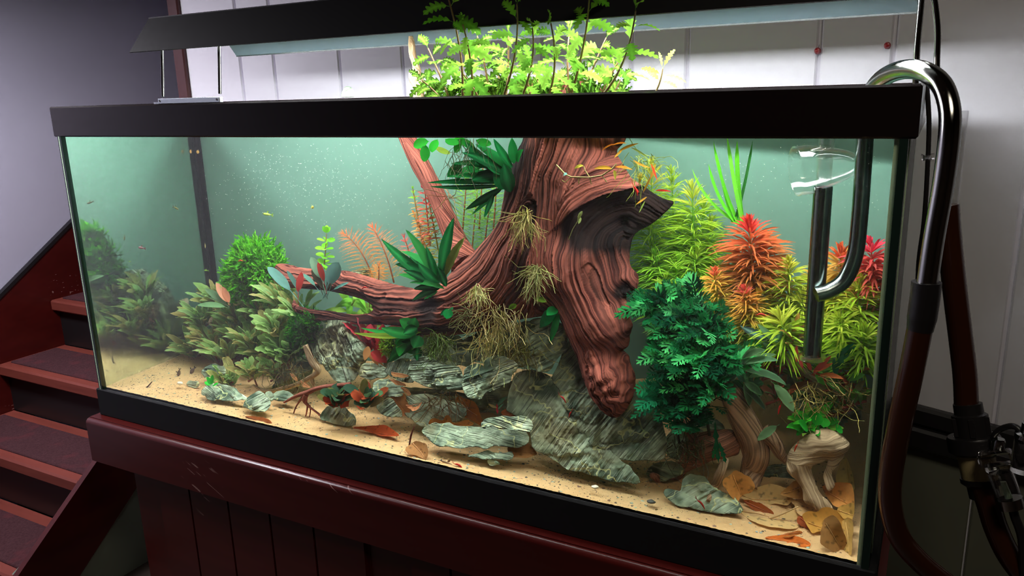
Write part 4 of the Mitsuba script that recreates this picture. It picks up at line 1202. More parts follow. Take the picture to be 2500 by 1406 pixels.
def moss(name, label, rows, y, n, L, cols, ry=0.5, core=C(30, 58, 16)):
    """a cushion of fine moss: dark core and one mass of tiny shoots; rows (u, v, rx px, rz px)"""
    key = thing(name, label, 'moss')
    cores, parts = [], []
    for (u, v, ru, rv) in rows:
        c = at(u, v, y)
        rx, rz = pw(ru, c), pw(rv, c)
        m = trimesh.creation.icosphere(3)
        d = m.vertices.copy()
        rad = np.array([rx, ry * (rx + rz), rz])
        m.vertices = c + d * rad * 0.80 * (0.85 + 0.3 * meshkit.noise(d * 3 + u, 2))[:, None]
        cores.append(m)
        k = int(n * ru * rv / sum(a * b for _, _, a, b in rows))
        D_ = rng.normal(0, 1, (k, 3))
        D_ /= np.linalg.norm(D_, axis=1, keepdims=True)
        D_[:, 1] = np.where(D_[:, 1] > 0.5, -D_[:, 1], D_[:, 1])
        for d in D_:
            p = c + d * rad * rng.uniform(0.62, 1.04)
            dv = d * 0.8 + np.array([0, 0, 0.35]) + rng.normal(0, 0.55, 3)
            dv /= np.linalg.norm(dv)
            l = L * rng.uniform(0.5, 1.2)
            col = jit(cols[rng.integers(len(cols))], 0.2)
            parts.append(blade(p, p + dv * l, l * 0.20, 'cut' if False else 'lance', rng.normal(0, 0.12, 3) * l, None, col * 0.7, col * 1.15, None, None, 4, 0.0))
            for g in range(3):
                o = p + dv * l * (0.3 + 0.22 * g)
                e = rng.normal(0, 1, 3)
                parts.append(blade(o, o + (dv * 0.6 + e / np.linalg.norm(e) * 0.7) * l * 0.4, l * 0.11, 'lance', (0, 0, 0), None, col, col * 1.2, None, None, 3, 0.0))
    m = cat(*cores)
    put(key, 'core', m, 'm_flat', True, color=np.tile(core, (len(m.vertices), 1)))
    m, K = join(parts)
    put(key, 'shoots', m, 'm_leaf', True, color=K, kind='stuff')
    return key


def tuft(label, u, v, y, n, lpx, spread, dirpx, col, name='algae_tuft', w=0.0009, k=10):
    """thin hair-like strands growing from one spot"""
    parts = []
    for _ in range(n):
        p = at(u + rng.normal(0, spread), v + rng.normal(0, spread * 0.6), y)
        l = pw(lpx * rng.uniform(0.5, 1.2), p)
        d0 = np.array([dirpx[0] + rng.normal(0, 0.5), rng.normal(-0.25, 0.4), -dirpx[1] + rng.normal(0, 0.4)])
        d0 /= np.linalg.norm(d0)
        P = [p]
        for i in range(k):
            d0 = d0 + rng.normal(0, 0.22, 3) + np.array([0, 0, -dirpx[1] * 0.05])
            d0 /= np.linalg.norm(d0)
            P.append(P[-1] + d0 * l / k)
        V, F = tube(P, np.linspace(w, w * 0.5, k + 1), 3, False)
        c = jit(col, 0.25)
        parts.append((V, F, pack(np.tile(c, (len(V), 1)))))
    m, K = join(parts)
    return single(name, label, 'algae', m, 'm_flat', True, color=K, kind='stuff')


def frond(P0, P1, w, col, bend, pairs=7):
    """a cut leaf: midrib with narrow forked leaflets on both sides, one mesh"""
    P0, P1 = np.asarray(P0, float), np.asarray(P1, float)
    P = curve(P0, P1, np.asarray(bend, float), 16)
    v = CAM - P0
    face = v / np.linalg.norm(v) * 0.8 + np.array([0, 0, 0.7]) + rng.normal(0, 0.4, 3)
    parts = [blade(P0, P1, w * 0.07, 'grass', bend, face, col * 0.8, col, None, None, 8, 0.0)]
    for k in range(pairs):
        s = 0.22 + 0.74 * k / (pairs - 1)
        p = P[int(s * 15)]
        t = P[min(15, int(s * 15) + 1)] - P[max(0, int(s * 15) - 1)]
        t /= np.linalg.norm(t) + 1e-9
        sd = np.cross(t, face)
        sd /= np.linalg.norm(sd) + 1e-9
        l = w * 0.62 * (math.sin(math.pi * (0.12 + 0.80 * s)) ** 0.7)
        for g in (-1, 1):
            d = sd * g * 0.8 + t * 0.65 + rng.normal(0, 0.08, 3)
            c = col * rng.uniform(0.85, 1.2)
            q = p + d * l
            parts.append(blade(p, q, l * 0.24, 'lance', (0, 0, 0), face, c, c * 1.15, None, None, 6, 0.1))
            parts.append(blade(p + d * l * 0.4, p + d * l * 0.75 + t * l * 0.34, l * 0.15, 'lance', (0, 0, 0), face, c, c * 1.1, None, None, 4, 0.1))
    parts.append(blade(P[13], P1 + (P1 - P[13]) * 0.6, w * 0.16, 'lance', (0, 0, 0), face, col, col * 1.2, None, None, 6, 0.1))
    (V, F), K = join(parts)
    return V, F, K


def fern(name, label, b, n, L, w, cols, lean, spread=1.0, front=0.5):
    key = thing(name, label, 'fern')
    for k in range(n):
        d = rng.normal(0, 1, 3)
        d[2] = abs(d[2]) * 0.7
        d[1] = d[1] * 0.8 - front * 0.5
        d = d / np.linalg.norm(d) * spread + np.asarray(lean)
        d /= np.linalg.norm(d)
        l = L * rng.uniform(0.55, 1.15)
        p0 = np.asarray(b) + rng.normal(0, 0.010, 3)
        leafpart(key, 'frond', frond(p0, p0 + d * l - [0, 0, 0.2 * l], w * rng.uniform(0.8, 1.2), jit(cols[rng.integers(len(cols))], 0.2), [0, 0, 0.3 * l]))
    return key


# --- emersed plants growing out of the stump above the rim
em = GREEN['emersed']
EM = [  # base u, v, tip u, v, y, nodes, leaf px, words
    (1128, 226, 1088, -25, 0.12, 7, 92, 'tall lobed leaf plant above the rim, nearest the pale root tip'),
    (1150, 228, 1130, 60, 0.20, 7, 74, 'lobed leaf plant leaning left behind the tallest left stem'),
    (1108, 230, 1045, 118, 0.14, 6, 66, 'low lobed leaf plant spreading left over the rim'),
    (1100, 232, 1030, 196, 0.10, 5, 60, 'lowest lobed leaf plant, drooping over the rim at the left end of the clump'),
    (1195, 228, 1165, 88, 0.13, 7, 66, 'lobed leaf plant in front of the left half of the clump'),
    (1216, 228, 1262, 10, 0.22, 6, 80, 'tall lobed leaf plant standing before the black hood, second of the tall stems'),
    (1232, 226, 1240, 82, 0.15, 7, 70, 'lobed leaf plant with two bare stems in the middle of the clump'),
    (1262, 224, 1300, 70, 0.20, 7, 68, 'dense lobed leaf plant right of the two bare stems'),
    (1330, 222, 1345, 58, 0.18, 7, 70, 'lobed leaf plant growing above the brown stump top'),
    (1385, 220, 1440, -30, 0.12, 8, 88, 'tallest lobed leaf plant with a thick reddish stem, right of the stump top'),
    (1395, 222, 1390, 80, 0.16, 6, 76, 'lobed leaf plant beside the thick reddish stem'),
    (1418, 222, 1480, 92, 0.20, 7, 70, 'lobed leaf plant right of the thick reddish stem'),
    (1440, 222, 1552, 26, 0.13, 7, 84, 'long lobed leaf plant leaning right before the hood and reflector'),
    (1455, 224, 1512, 146, 0.15, 6, 64, 'short lobed leaf plant under the long stem that leans right'),
    (1480, 226, 1515, 196, 0.12, 4, 56, 'small lobed leaf plant at the right end of the clump'),
    (1300, 222, 1275, 150, 0.10, 5, 58, 'short lobed leaf plant in front of the brown stump top'),
    (1170, 230, 1120, 168, 0.09, 5, 62, 'short lobed leaf plant at the front of the rim, left of the middle'),
    (1355, 224, 1420, 140, 0.22, 6, 64, 'pale lobed leaf plant behind the brown stump top'),
    (1250, 226, 1190, 130, 0.24, 6, 70, 'pale lobed leaf plant at the back of the clump'),
]
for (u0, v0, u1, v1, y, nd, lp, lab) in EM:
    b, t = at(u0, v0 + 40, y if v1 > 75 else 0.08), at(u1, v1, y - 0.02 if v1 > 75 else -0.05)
    leafy('lobed_leaf_plant', lab, 'plant', b, t, nd, pw(lp, t), pw(lp * 0.42, t), 'lobed', em if v1 > 75 else [C(104, 160, 48), C(132, 180, 66), C(84, 136, 40)], rng.normal(0, 0.012, 3) + [0, 0.035 * (v1 < 75), 0], 2, 0.35, 0.0024, C(118, 88, 60), 0.28, None, 0.3, None, C(110, 156, 56), 0.0, 0.12, 36, 0.45)  # tall stems before the hood: lighter leaf colour stands in for light
b, t = at(1600, 226, 0.10), at(1618, 168, 0.10)
leafy('lobed_leaf_plant', 'small pale lobed leaf seedling standing alone on the rim, right of the clump', 'plant', b, t, 3, pw(66, t), pw(17, t), 'lobed', [C(176, 214, 70), C(150, 200, 60)], (0.004, 0, 0), 2, 0.25, 0.0016, C(120, 100, 60), 0.45, None, 0.1, None, C(190, 220, 110), 0.0, 0.1, 24, 0.3, None, 0.6)
# undergrowth at the rim
SD = ['the low drooping plant', 'the plant that spreads left', 'the tallest left stem', 'the short front plant', 'the stem that leans left', 'the plant before the left half', 'the pale plant at the back', 'the tall second stem',
      'the two bare stems', 'the short plant before the stump top', 'the dense plant', 'the brown stump top', 'the plant above the stump top', 'the thick reddish stem', 'the long right leaning stem', 'the small right end plant']
SEED = [f'low lobed leaf seedling at the foot of {x}' for x in SD]
for k in range(16):
    u = 1050 + 30 * k + rng.normal(0, 8)
    b = at(u, 232, 0.11 + 0.12 * rng.random())
    rosette('lobed_leaf_seedling', f'low lobed leaf seedling above the rim, number {k + 1} from the left at the foot of the clump' if False else SEED[k], 'plant', b + [0, 0, -0.01], 8, pw(58, b), pw(22, b), 'lobed', em, (0, 0, 0.9), 1.0, None, 0, None, None, 0.0, 0.2, 22, 'lobed leaf seedlings at the foot of the clump', C(110, 160, 60))

# --- dark fern hanging from the upper trunk
FE = GREEN['fern']
traced('dark_fern', 'dark green fern with long leaves hanging left of the upper trunk, under the rim', 'fern',
       [(1236, 446, 1042, 446, 15, 6, 0), (1230, 452, 1048, 455, 13, -8, 2), (1228, 458, 1136, 512, 20, 0, 2), (1222, 462, 1152, 524, 13, 0, 0), (1206, 470, 1182, 532, 14, 0, 2), (1232, 440, 1120, 420, 22, 10, 1), (1240, 420, 1100, 400, 26, 18, 0),
        (1250, 420, 1160, 352, 26, 10, 1), (1252, 410, 1205, 338, 24, -6, 0), (1255, 400, 1250, 336, 24, 0, 1), (1250, 430, 1128, 372, 30, 12, 2), (1240, 435, 1090, 432, 16, 10, 1), (1238, 425, 1180, 395, 40, 8, 0), (1225, 430, 1150, 440, 34, 8, 2),
        (1262, 395, 1278, 365, 22, -4, 1), (1215, 420, 1135, 345, 26, -8, 0), (1200, 400, 1110, 425, 22, 6, 1), (1190, 420, 1165, 445, 30, 0, 2), (1240, 460, 1205, 420, 40, 0, 0), (1246, 470, 1230, 400, 36, 0, 2), (1130, 400, 1092, 432, 22, 5, 1), (1120, 395, 1118, 445, 24, 0, 0)], FE, 0.15, mid=C(30, 110, 50))
traced('round_leaf_plant', 'plant with round green leaves at the water line beside the straight red root', 'plant',
       [(1050, 345, 1010, 358, 26, 4, 0), (1040, 350, 1035, 395, 24, 0, 1), (1070, 338, 1055, 372, 22, 4, 0), (1085, 338, 1120, 352, 22, 4, 1), (1095, 350, 1140, 345, 20, -6, 0), (1060, 355, 1100, 375, 16, 6, 2), (1110, 340, 1160, 365, 18, -8, 1), (1130, 338, 1110, 372, 20, 0, 0), (1160, 340, 1200, 352, 20, 4, 1)], [C(40, 140, 40), C(28, 112, 34), C(120, 150, 50)], 0.14, 'oval')
for (u, v, ln, lab) in ((1120, 380, 90, 'thin roots dangling among the dark fern'), (1150, 350, 80, 'thin roots dangling from the water line left of the trunk')):
    tuft(lab, u, v, 0.14, 26, ln, 26, (0.0, 1.0), C(70, 74, 40), 'dangling_roots', 0.0006)
tuft('thin pale runners crossing the straight red root', 1095, 478, 0.15, 14, 80, 6, (0.2, 0.1), C(150, 120, 70), 'runners', 0.0008)

# --- fern in the fork of the left arm
traced('java_fern', 'bold dark green fern growing in the fork of the left arm of the stump', 'fern',
       [(1058, 690, 931, 583, 26, -8, 0), (1060, 680, 990, 560, 24, 14, 1), (1078, 670, 1109, 530, 28, -10, 0), (1088, 672, 1137, 578, 24, -10, 3), (1064, 672, 976, 612, 22, 20, 1), (1060, 690, 965, 645, 26, 22, 0), (1065, 700, 972, 670, 20, 12, 1), (1078, 700, 1006, 734, 17, 6, 0), (1072, 706, 1010, 706, 20, 10, 2), (1060, 700, 1000, 625, 26, 4, 2), (1075, 690, 1020, 640, 24, -10, 0),
        (1080, 690, 1075, 620, 24, 6, 1), (1070, 690, 1040, 600, 20, 0, 0), (1085, 705, 1000, 690, 18, 14, 1), (1090, 700, 1068, 650, 20, 0, 2), (1055, 695, 985, 660, 20, 8, 2), (1070, 712, 1035, 730, 16, 0, 1)], [C(16, 84, 42), C(40, 122, 56), C(14, 60, 36), C(110, 110, 52)], 0.115, mid=C(46, 130, 66), wave=0.05)
traced('java_fern', 'dark green fern with broad leaves below the left arm of the stump', 'fern',
       [(1030, 810, 862, 812, 16, -18, 3), (1028, 812, 880, 800, 14, -14, 1), (1020, 815, 930, 800, 30, -10, 0), (1015, 830, 950, 880, 30, 8, 0), (1000, 840, 945, 885, 22, 0, 2), (1025, 830, 985, 855, 44, 0, 1), (1010, 800, 975, 780, 30, 0, 1), (1005, 800, 1015, 775, 30, 0, 0), (1025, 820, 1010, 850, 34, 0, 0), (1020, 845, 1018, 880, 24, 0, 2), (1000, 815, 965, 840, 32, 0, 0), (990, 825, 975, 870, 26, 6, 1), (1020, 800, 985, 815, 30, 0, 2)], [C(18, 90, 40), C(30, 120, 46), C(12, 58, 30), C(140, 150, 50)], 0.12, mid=C(50, 130, 60))
traced('small_fern', 'small dark green fern leaf against the dark cavity of the left arm', 'fern', [(1098, 752, 1090, 778, 24, 0, 0), (1098, 752, 1076, 768, 12, 0, 1), (1098, 752, 1106, 755, 10, 0, 1)], [C(18, 100, 46), C(24, 80, 44)], 0.09, 'oval')
traced('small_fern', 'green fern leaves hanging under the trunk beside the pale wedged rock', 'fern', [(1362, 752, 1318, 800, 34, 4, 0), (1365, 755, 1342, 838, 18, -4, 1), (1370, 752, 1395, 775, 22, 0, 0), (1360, 750, 1335, 770, 26, 0, 1)], [C(20, 104, 48), C(28, 130, 60)], 0.12)
rosette('red_leaf_plant', 'red leaved plant behind the leaning slab under the left arm', 'plant', at(912, 850, 0.20), 16, 0.10, 0.024, 'lance', [C(196, 60, 70), C(214, 92, 96), C(170, 50, 60)], (0, 0, 0.9), 1.0, None, 0.06, None, None, 0, 0.1)
traced('red_leaf_plant', 'crimson drooping leaves in the gap right of the leaning slab', 'plant', [(900, 830, 905, 790, 26, 0, 0), (925, 840, 935, 790, 30, 4, 1), (905, 860, 945, 885, 26, -4, 0), (900, 845, 890, 880, 18, 0, 2), (920, 830, 945, 860, 26, 0, 1), (890, 855, 945, 905, 14, 0, 2)], [C(200, 70, 74), C(180, 50, 60), C(190, 130, 84)], 0.15)

# --- plant with blue green paddles on the left arm
BL = [C(104, 150, 140), C(84, 128, 116), C(180, 66, 58), C(74, 70, 56), C(150, 190, 160)]
traced('blue_leaf_plant', 'plant with blue green paddle leaves sitting on the left arm of the stump', 'plant',
       [(742, 750, 653, 651, 24, 6, 0, 0, -0.01), (728, 745, 736, 664, 18, -6, 2), (795, 715, 759, 627, 22, 6, 4), (790, 728, 828, 640, 34, -6, 0), (800, 722, 830, 652, 18, -4, 1), (788, 720, 762, 656, 16, 4, 3), (798, 718, 776, 640, 14, 4, 2), (792, 722, 852, 690, 10, -6, 1), (786, 720, 738, 668, 14, 6, 1), (800, 730, 770, 665, 12, 0, 3), (745, 745, 700, 660, 12, 6, 1), (800, 726, 790, 655, 14, 0, 1), (794, 726, 812, 668, 14, 0, 3)], BL, 0.12, 'paddle', wave=0.03)
leafy('bright_sprig', 'bright green oval leaved sprig standing behind the left arm of the stump', 'plant', at(786, 700, 0.25), at(797, 570, 0.25), 7, pw(28, at(790, 600, 0.25)), pw(15, at(790, 600, 0.25)), 'oval', [C(126, 214, 50), C(160, 226, 70)], (0.004, 0, 0), 4, 0.2, 0.0018, C(150, 120, 60), 0.15, None, 0.2, None, None, 0, 0.15, 10, 0.1)
leafy('bright_sprig', 'light green leaves seen between the two left arms of the stump', 'plant', at(850, 760, 0.27), at(880, 700, 0.25), 5, pw(60, at(790, 600, 0.25)), pw(15, at(790, 600, 0.25)), 'lance', [C(140, 210, 70), C(170, 220, 90)], (0.004, 0, 0), 5, 0.3, 0.0018, C(150, 120, 60), 0.0)
leafy('bright_sprig', 'yellow green leaves in the gap above the leaning slab', 'plant', at(905, 790, 0.28), at(900, 730, 0.26), 4, pw(56, at(790, 600, 0.25)), pw(18, at(790, 600, 0.25)), 'lance', [C(160, 214, 80), C(190, 220, 100)], (0.004, 0, 0), 5, 0.3, 0.0018, C(150, 120, 60), 0.0)

# --- feathery orange plants behind the left arm
feather('feathery_plant', 'orange feathery plant behind the left arm, the left one', 'plant', at(915, 690, 0.27), at(843, 574, 0.25), 15, pw(52, at(870, 620, 0.26)), C(196, 150, 70), C(236, 132, 74), (0.012, 0, 0.03), per=8)
feather('feathery_plant', 'orange feathery plant behind the left arm, the tall one beside the fern', 'plant', at(962, 690, 0.28), at(912, 560, 0.27), 15, pw(50, at(900, 620, 0.26)), C(200, 160, 70), C(240, 124, 70), (0.008, 0, 0.02), per=8)
feather('feathery_plant', 'small pink feathery plant half hidden by the fern', 'plant', at(1010, 680, 0.29), at(988, 582, 0.28), 10, pw(36, at(900, 620, 0.26)), C(210, 130, 80), C(230, 92, 90), (0.008, 0, 0.0), per=8)
feather('feathery_plant', 'short orange feathery shoot just above the left arm', 'plant', at(925, 690, 0.25), at(925, 650, 0.24), 7, pw(34, at(900, 620, 0.26)), C(206, 150, 70), C(226, 150, 70), (0.0, 0, 0.0), per=8)

# --- stems between the straight root and the trunk
for (u0, v0, u1, v1, lp, lab) in ((1150, 640, 1165, 470, 46, 'fine leaved green plant in the fork between root and trunk'), (1180, 620, 1198, 480, 40, 'fine leaved green plant beside the trunk in the fork'), (1130, 560, 1140, 430, 40, 'fine leaved green plant behind the straight red root'), (1170, 560, 1180, 400, 44, 'fine leaved green plant behind the dark fern'), (1205, 560, 1215, 420, 40, 'fine leaved green plant in the shade behind the dark fern')):
    t = at(u1, v1, 0.31)
    feather('green_feather_plant', lab, 'plant', at(u0, v0, 0.31), t, 13, pw(lp, t), C(110, 170, 40), C(160, 214, 60), per=8)
whorls('slender_stem', 'slender yellow pink stem with short leaves left of the straight root', 'plant', at(1040, 640, 0.29), at(1008, 462, 0.28), 15, 6, pw(22, at(1000, 500, 0.28)), 0.0032, C(190, 160, 70), C(220, 170, 90), (0.0, 0, 0.0), top=C(150, 210, 70))
whorls('slender_stem', 'slender orange stem left of the straight root, below the yellow pink one', 'plant', at(1060, 660, 0.28), at(1010, 520, 0.28), 13, 6, pw(22, at(1000, 500, 0.28)), 0.0034, C(214, 150, 70), C(226, 160, 90), (0.0, 0, 0.0), top=C(236, 170, 90))
whorls('slender_stem', 'yellow green fringed stem close behind the straight root', 'plant', at(1080, 660, 0.29), at(1045, 480, 0.29), 16, 9, pw(36, at(1000, 500, 0.28)), 0.002, C(190, 190, 60), C(180, 190, 70), (0.0, 0, 0.0), top=C(220, 120, 90))
whorls('red_tipped_stem', 'red tipped stem close to the straight root', 'plant', at(1050, 600, 0.28), at(1036, 450, 0.28), 12, 6, pw(30, at(1000, 500, 0.28)), 0.0040, C(220, 120, 80), C(226, 80, 90), (0.0, 0, 0.0), top=C(226, 70, 90))

# --- moss
MO = [C(84, 170, 30), C(116, 200, 46), C(60, 140, 26)]
moss('moss_mound', 'bright green moss mound standing up behind the left plants', [(630, 632, 52, 42), (605, 668, 48, 38), (655, 660, 40, 40), (600, 705, 50, 30)], 0.25, 3200, 0.028, MO)
moss('moss_patch', 'dark green moss under the end of the lower left arm', [(742, 800, 30, 44), (730, 845, 28, 30), (765, 780, 24, 26)], 0.17, 900, 0.014, [C(60, 130, 30), C(36, 96, 30), C(26, 74, 28)])
moss('moss_patch', 'light green moss on the stone beside the dark fern below the left arm', [(958, 838, 22, 30)], 0.16, 300, 0.014, [C(120, 150, 50), C(96, 130, 44)])

# --- bushy plants at the left
BU = GREEN['buce']
ED = C(206, 220, 140)
LB = [(500, 775, 0.17, 'slender leaved green plant nearest the left pane, above the bare sand'), (520, 830, 0.15, 'narrow leaved plant low at the left edge of the bushy group'), (540, 730, 0.20, 'green plant with long leaves just left of the moss mound foot'), (585, 770, 0.17, 'dark green narrow leaved plant under the moss mound'),
      (560, 860, 0.13, 'narrow leaved plant with reddish stems low in the bushy group'), (620, 830, 0.14, 'narrow leaved plant in the middle of the bushy group'), (640, 760, 0.18, 'reddish stemmed plant right under the moss mound'), (690, 730, 0.18, 'pinkish narrow leaved plant left of the blue leaved plant'), (680, 800, 0.14, 'broad leaved green plant right in the bushy group'),
      (700, 860, 0.13, 'plant with round dark green leaves above the thin curved branch'), (620, 900, 0.11, 'tangled low plant above the craggy blue green stone'), (560, 915, 0.11, 'low reddish plant above the pale green layered stone'), (675, 900, 0.13, 'low tangled plant left of the thin curved branch'), (480, 850, 0.18, 'small narrow leaved plant on the sand at the left'), (730, 760, 0.16, 'narrow leaved plant under the end of the lower left arm'), (590, 810, 0.20, 'shaded narrow leaved plant deep in the bushy group'), (650, 860, 0.16, 'shaded green plant behind the middle of the bushy group')]
for i, (u, v, y, lab) in enumerate(LB):
    y = min(0.29, y + 0.075) if v < 880 and u < 660 else y + 0.03
    b = at(u, v + 22, y)
    kind = 'oval' if i in (8, 9) else 'wavy'
    rosette('bushy_plant', lab, 'plant', b, 40, pw(76 if v < 880 else 54, b), pw(11 if kind == 'wavy' else 22, b), kind, BU if i != 9 else [C(30, 110, 50), C(50, 140, 60)], (0.0, -0.3, 0.65), 1.0, C(130, 70, 44), 0.07, ED, C(160, 200, 120), 0.3, 0.22, 14)
    stempart('bushy_plant' if i == 0 else f'bushy_plant_{i:03d}', [b, b + [0.0, 0.012, -0.04], b + [0.006, 0.03, -0.10]], 0.0022, C(120, 66, 40))
for i, (X3, lab) in enumerate((((.22, .28, .03), 'shaded bushy plant at the back, nearest the left pane'), ((.30, .30, .05), 'shaded bushy plant at the back under the moss mound'), ((.26, .24, .09), 'bushy plant facing the left pane, half way up'),
                        ((.33, .26, .12), 'bushy plant facing the left pane just under the moss mound'), ((.38, .31, .06), 'shaded bushy plant at the back behind the blue leaved plant'), ((.20, .30, .015), 'low bushy plant at the back corner'), ((.17, .25, .015), 'low bushy plant on the sand facing the left pane'), ((.29, .27, .17), 'bushy plant at the top of the group by the back corner'))):
    rosette('bushy_plant', lab, 'plant', np.array(X3), 30, 0.085, 0.013, 'wavy', BU, (-0.25, 0.0, 0.6), 1.0, C(130, 70, 44), 0.06, ED, C(160, 200, 120), 0.2, 0.22, 14, None, None, 0.0)
traced('bushy_plant', 'tall pinkish leaf tuft beside the back corner seam', 'plant', [(560, 745, 528, 690, 18, 0, 0), (562, 745, 545, 700, 14, 0, 1), (560, 750, 500, 705, 16, 6, 2), (560, 750, 510, 725, 14, 6, 2), (560, 752, 482, 745, 14, 8, 2)], [C(216, 150, 120), C(190, 120, 90), C(120, 160, 110)], 0.17, 'wavy')
rosette('round_leaf_bucephalandra' if False else 'round_leaf_bush', 'low plant with dark round leaves and orange young leaves on the bright green stone', 'plant', at(830, 985, 0.065), 34, pw(52, at(830, 985, 0.065)), pw(22, at(830, 985, 0.065)), 'oval', [C(52, 84, 58), C(70, 104, 70), C(96, 96, 50), C(44, 72, 56)], (0, -0.15, 0.45), 1.0, C(150, 70, 44), 0.02, None, None, 0.24, 0.2, 12)
rosette('round_leaf_bush', 'right half of the dark round leaved growth beside the bright green stone', 'plant', at(895, 985, 0.075), 30, pw(50, at(895, 985, 0.07)), pw(22, at(895, 985, 0.07)), 'oval', [C(52, 84, 58), C(70, 104, 70), C(96, 96, 50), C(44, 72, 56)], (0, -0.15, 0.35), 1.0, C(150, 70, 44), 0.02, None, None, 0.24, 0.2, 12)
traced('small_weed', 'tiny bright green weed on the pale green layered stone', 'plant', [(516, 940, 505, 920, 9, 0, 0), (516, 940, 520, 915, 9, 0, 0), (516, 940, 530, 925, 9, 0, 0), (514, 942, 500, 932, 9, 0, 0), (518, 942, 533, 936, 9, 0, 0)], [C(60, 190, 60)], 0.05, 'oval')
traced('small_weed', 'little red and green seedling in the dark hollow', 'plant', [(1215, 1010, 1213, 985, 6, 0, 0), (1214, 995, 1192, 985, 7, -3, 1), (1216, 990, 1240, 968, 9, -6, 2), (1214, 1000, 1230, 985, 6, 0, 2)], [C(190, 40, 60), C(170, 150, 110), C(70, 110, 80)], 0.11)

# --- dark feathered fern right of the stump foot
BO = GREEN['bolb']
BOL = [(1660, 800, 0.14, 'dark cut leaved fern right of the stump foot, upper part of the bush'), (1640, 870, 0.12, 'dark cut leaved fern touching the stump foot'), (1720, 790, 0.15, 'cut leaved fern with lighter leaves at the right of the dark bush'), (1700, 870, 0.11, 'cut leaved fern in the middle of the dark bush'), (1640, 950, 0.11, 'shaded cut leaved fern over the largest boulder'), (1720, 950, 0.11, 'cut leaved fern above the upright log'), (1610, 740, 0.16, 'cut leaved fern behind the knot of the stump foot'), (1680, 740, 0.17, 'topmost cut leaved fern of the dark bush'), (1690, 1000, 0.12, 'lowest cut leaved fern, hanging before the cream stone'), (1760, 870, 0.14, 'cut leaved fern at the right edge of the dark bush')]
for i, (u, v, y, lab) in enumerate(BOL):
    b = at(u, v + 25, y)
    k = fern('cut_leaf_fern', lab, b, 32, pw(96, b), pw(44, b), BO if i not in (4, 8) else [C(16, 80, 48), C(24, 108, 66)], (0, -0.3, 0.35))
    stempart(k, [b, b + [0.0, 0.01, -0.03], b + [0.01, 0.02, -0.09]], 0.0025, C(24, 40, 26))
traced('small_fern', 'single cut fern frond hanging over the twisted brown branch', 'fern', [(1745, 1000, 1755, 1130, 16, 4, 0, 0, 0, 'cut'), (1752, 1065, 1772, 1130, 14, 0, 0, 0, 0, 'cut'), (1752, 1070, 1740, 1120, 12, 0, 1, 0, 0, 'cut')], [C(20, 96, 56), C(30, 120, 70)], 0.09)

# --- wavy leaved plants right of the fern
WV = [C(70, 120, 84), C(56, 104, 66), C(104, 150, 100), C(46, 84, 70), C(30, 62, 70)]
traced('wavy_leaf_plant', 'plant with long wavy arching leaves above the upright log', 'plant',
       [(1800, 905, 1920, 940, 17, -26, 0), (1800, 900, 1895, 865, 15, -16, 2), (1805, 895, 1900, 880, 15, -20, 0), (1808, 880, 1870, 855, 16, -14, 1), (1810, 930, 1860, 965, 18, -8, 1), (1800, 940, 1868, 1000, 15, -14, 3), (1882, 930, 1938, 1005, 24, -8, 2), (1870, 1060, 1848, 1070, 10, 0, 1), (1905, 1035, 1850, 1075, 20, 4, 2), (1800, 900, 1782, 860, 18, 0, 1), (1806, 900, 1845, 845, 16, -6, 0), (1815, 920, 1830, 990, 18, -6, 1), (1805, 910, 1770, 930, 18, 0, 3), (1820, 925, 1885, 915, 12, -12, 2), (1790, 880, 1760, 850, 18, 0, 1)], WV, 0.13, 'wavy', wave=0.06, edge=C(150, 180, 120))
traced('wavy_leaf_plant', 'plant with one big dark blue green leaf above the wavy leaved plant', 'plant',
       [(1886, 832, 1806, 794, 24, -6, 4), (1900, 835, 1850, 790, 16, -4, 2), (1895, 838, 1910, 800, 14, 0, 0), (1880, 840, 1862, 860, 18, 0, 0), (1870, 850, 1830, 830, 14, 0, 2), (1890, 850, 1862, 835, 16, 0, 1)], WV, 0.17, 'lance', mid=C(120, 150, 120))
traced('red_stalk_plant', 'plant with red stalks and green leaves beside the foot of the intake pipe', 'plant',
       [(1985, 912, 2030, 868, 13, 0, 0), (1985, 905, 2034, 886, 14, 4, 1), (1990, 902, 2030, 900, 14, -2, 2), (1980, 905, 1970, 880, 10, 0, 0), (1960, 900, 1950, 870, 8, 0, 0), (1945, 885, 1945, 842, 10, 0, 0), (2000, 915, 2060, 925, 14, -6, 1), (1990, 915, 2015, 940, 14, 0, 2)], [C(206, 80, 70), C(220, 120, 70), C(110, 190, 90)], 0.16)
traced('toothed_leaf_plant', 'plant with dark green toothed leaves beside the foot of the intake pipe', 'plant', [(2033, 880, 2085, 838, 15, 0, 0), (2038, 890, 2090, 845, 13, 0, 1), (2040, 920, 2035, 875, 14, 4, 0), (2045, 900, 2060, 865, 14, 0, 1), (2010, 930, 2070, 960, 14, 0, 2), (2060, 930, 2112, 915, 16, -4, 2), (2060, 960, 2110, 975, 14, 0, 2)], [C(20, 90, 56), C(30, 110, 60), C(110, 190, 90)], 0.17, 'wavy', wave=0.06)
rosette('bright_green_plant', 'low bright green plant above the bleached arched driftwood', 'plant', at(1985, 1055, 0.16), 46, pw(74, at(1985, 1050, 0.16)), pw(19, at(1985, 1050, 0.16)), 'lance', [C(70, 190, 50), C(110, 210, 60), C(50, 160, 44), C(150, 214, 80)], (0.05, -0.1, 0.25), 1.0, None, 0.02, None, None, 0.0, 0.25)
traced('bright_green_plant', 'round bright green leaves left in the bright plant over the arched driftwood', 'plant', [(1975, 1050, 1950, 1030, 26, 0, 0), (1990, 1040, 2000, 1008, 26, 0, 0), (1965, 1050, 1945, 1055, 22, 0, 1), (2010, 1045, 2015, 1020, 24, 0, 1), (2040, 1050, 2055, 1045, 22, 0, 0)], [C(40, 170, 50), C(60, 190, 60)], 0.13, 'oval')
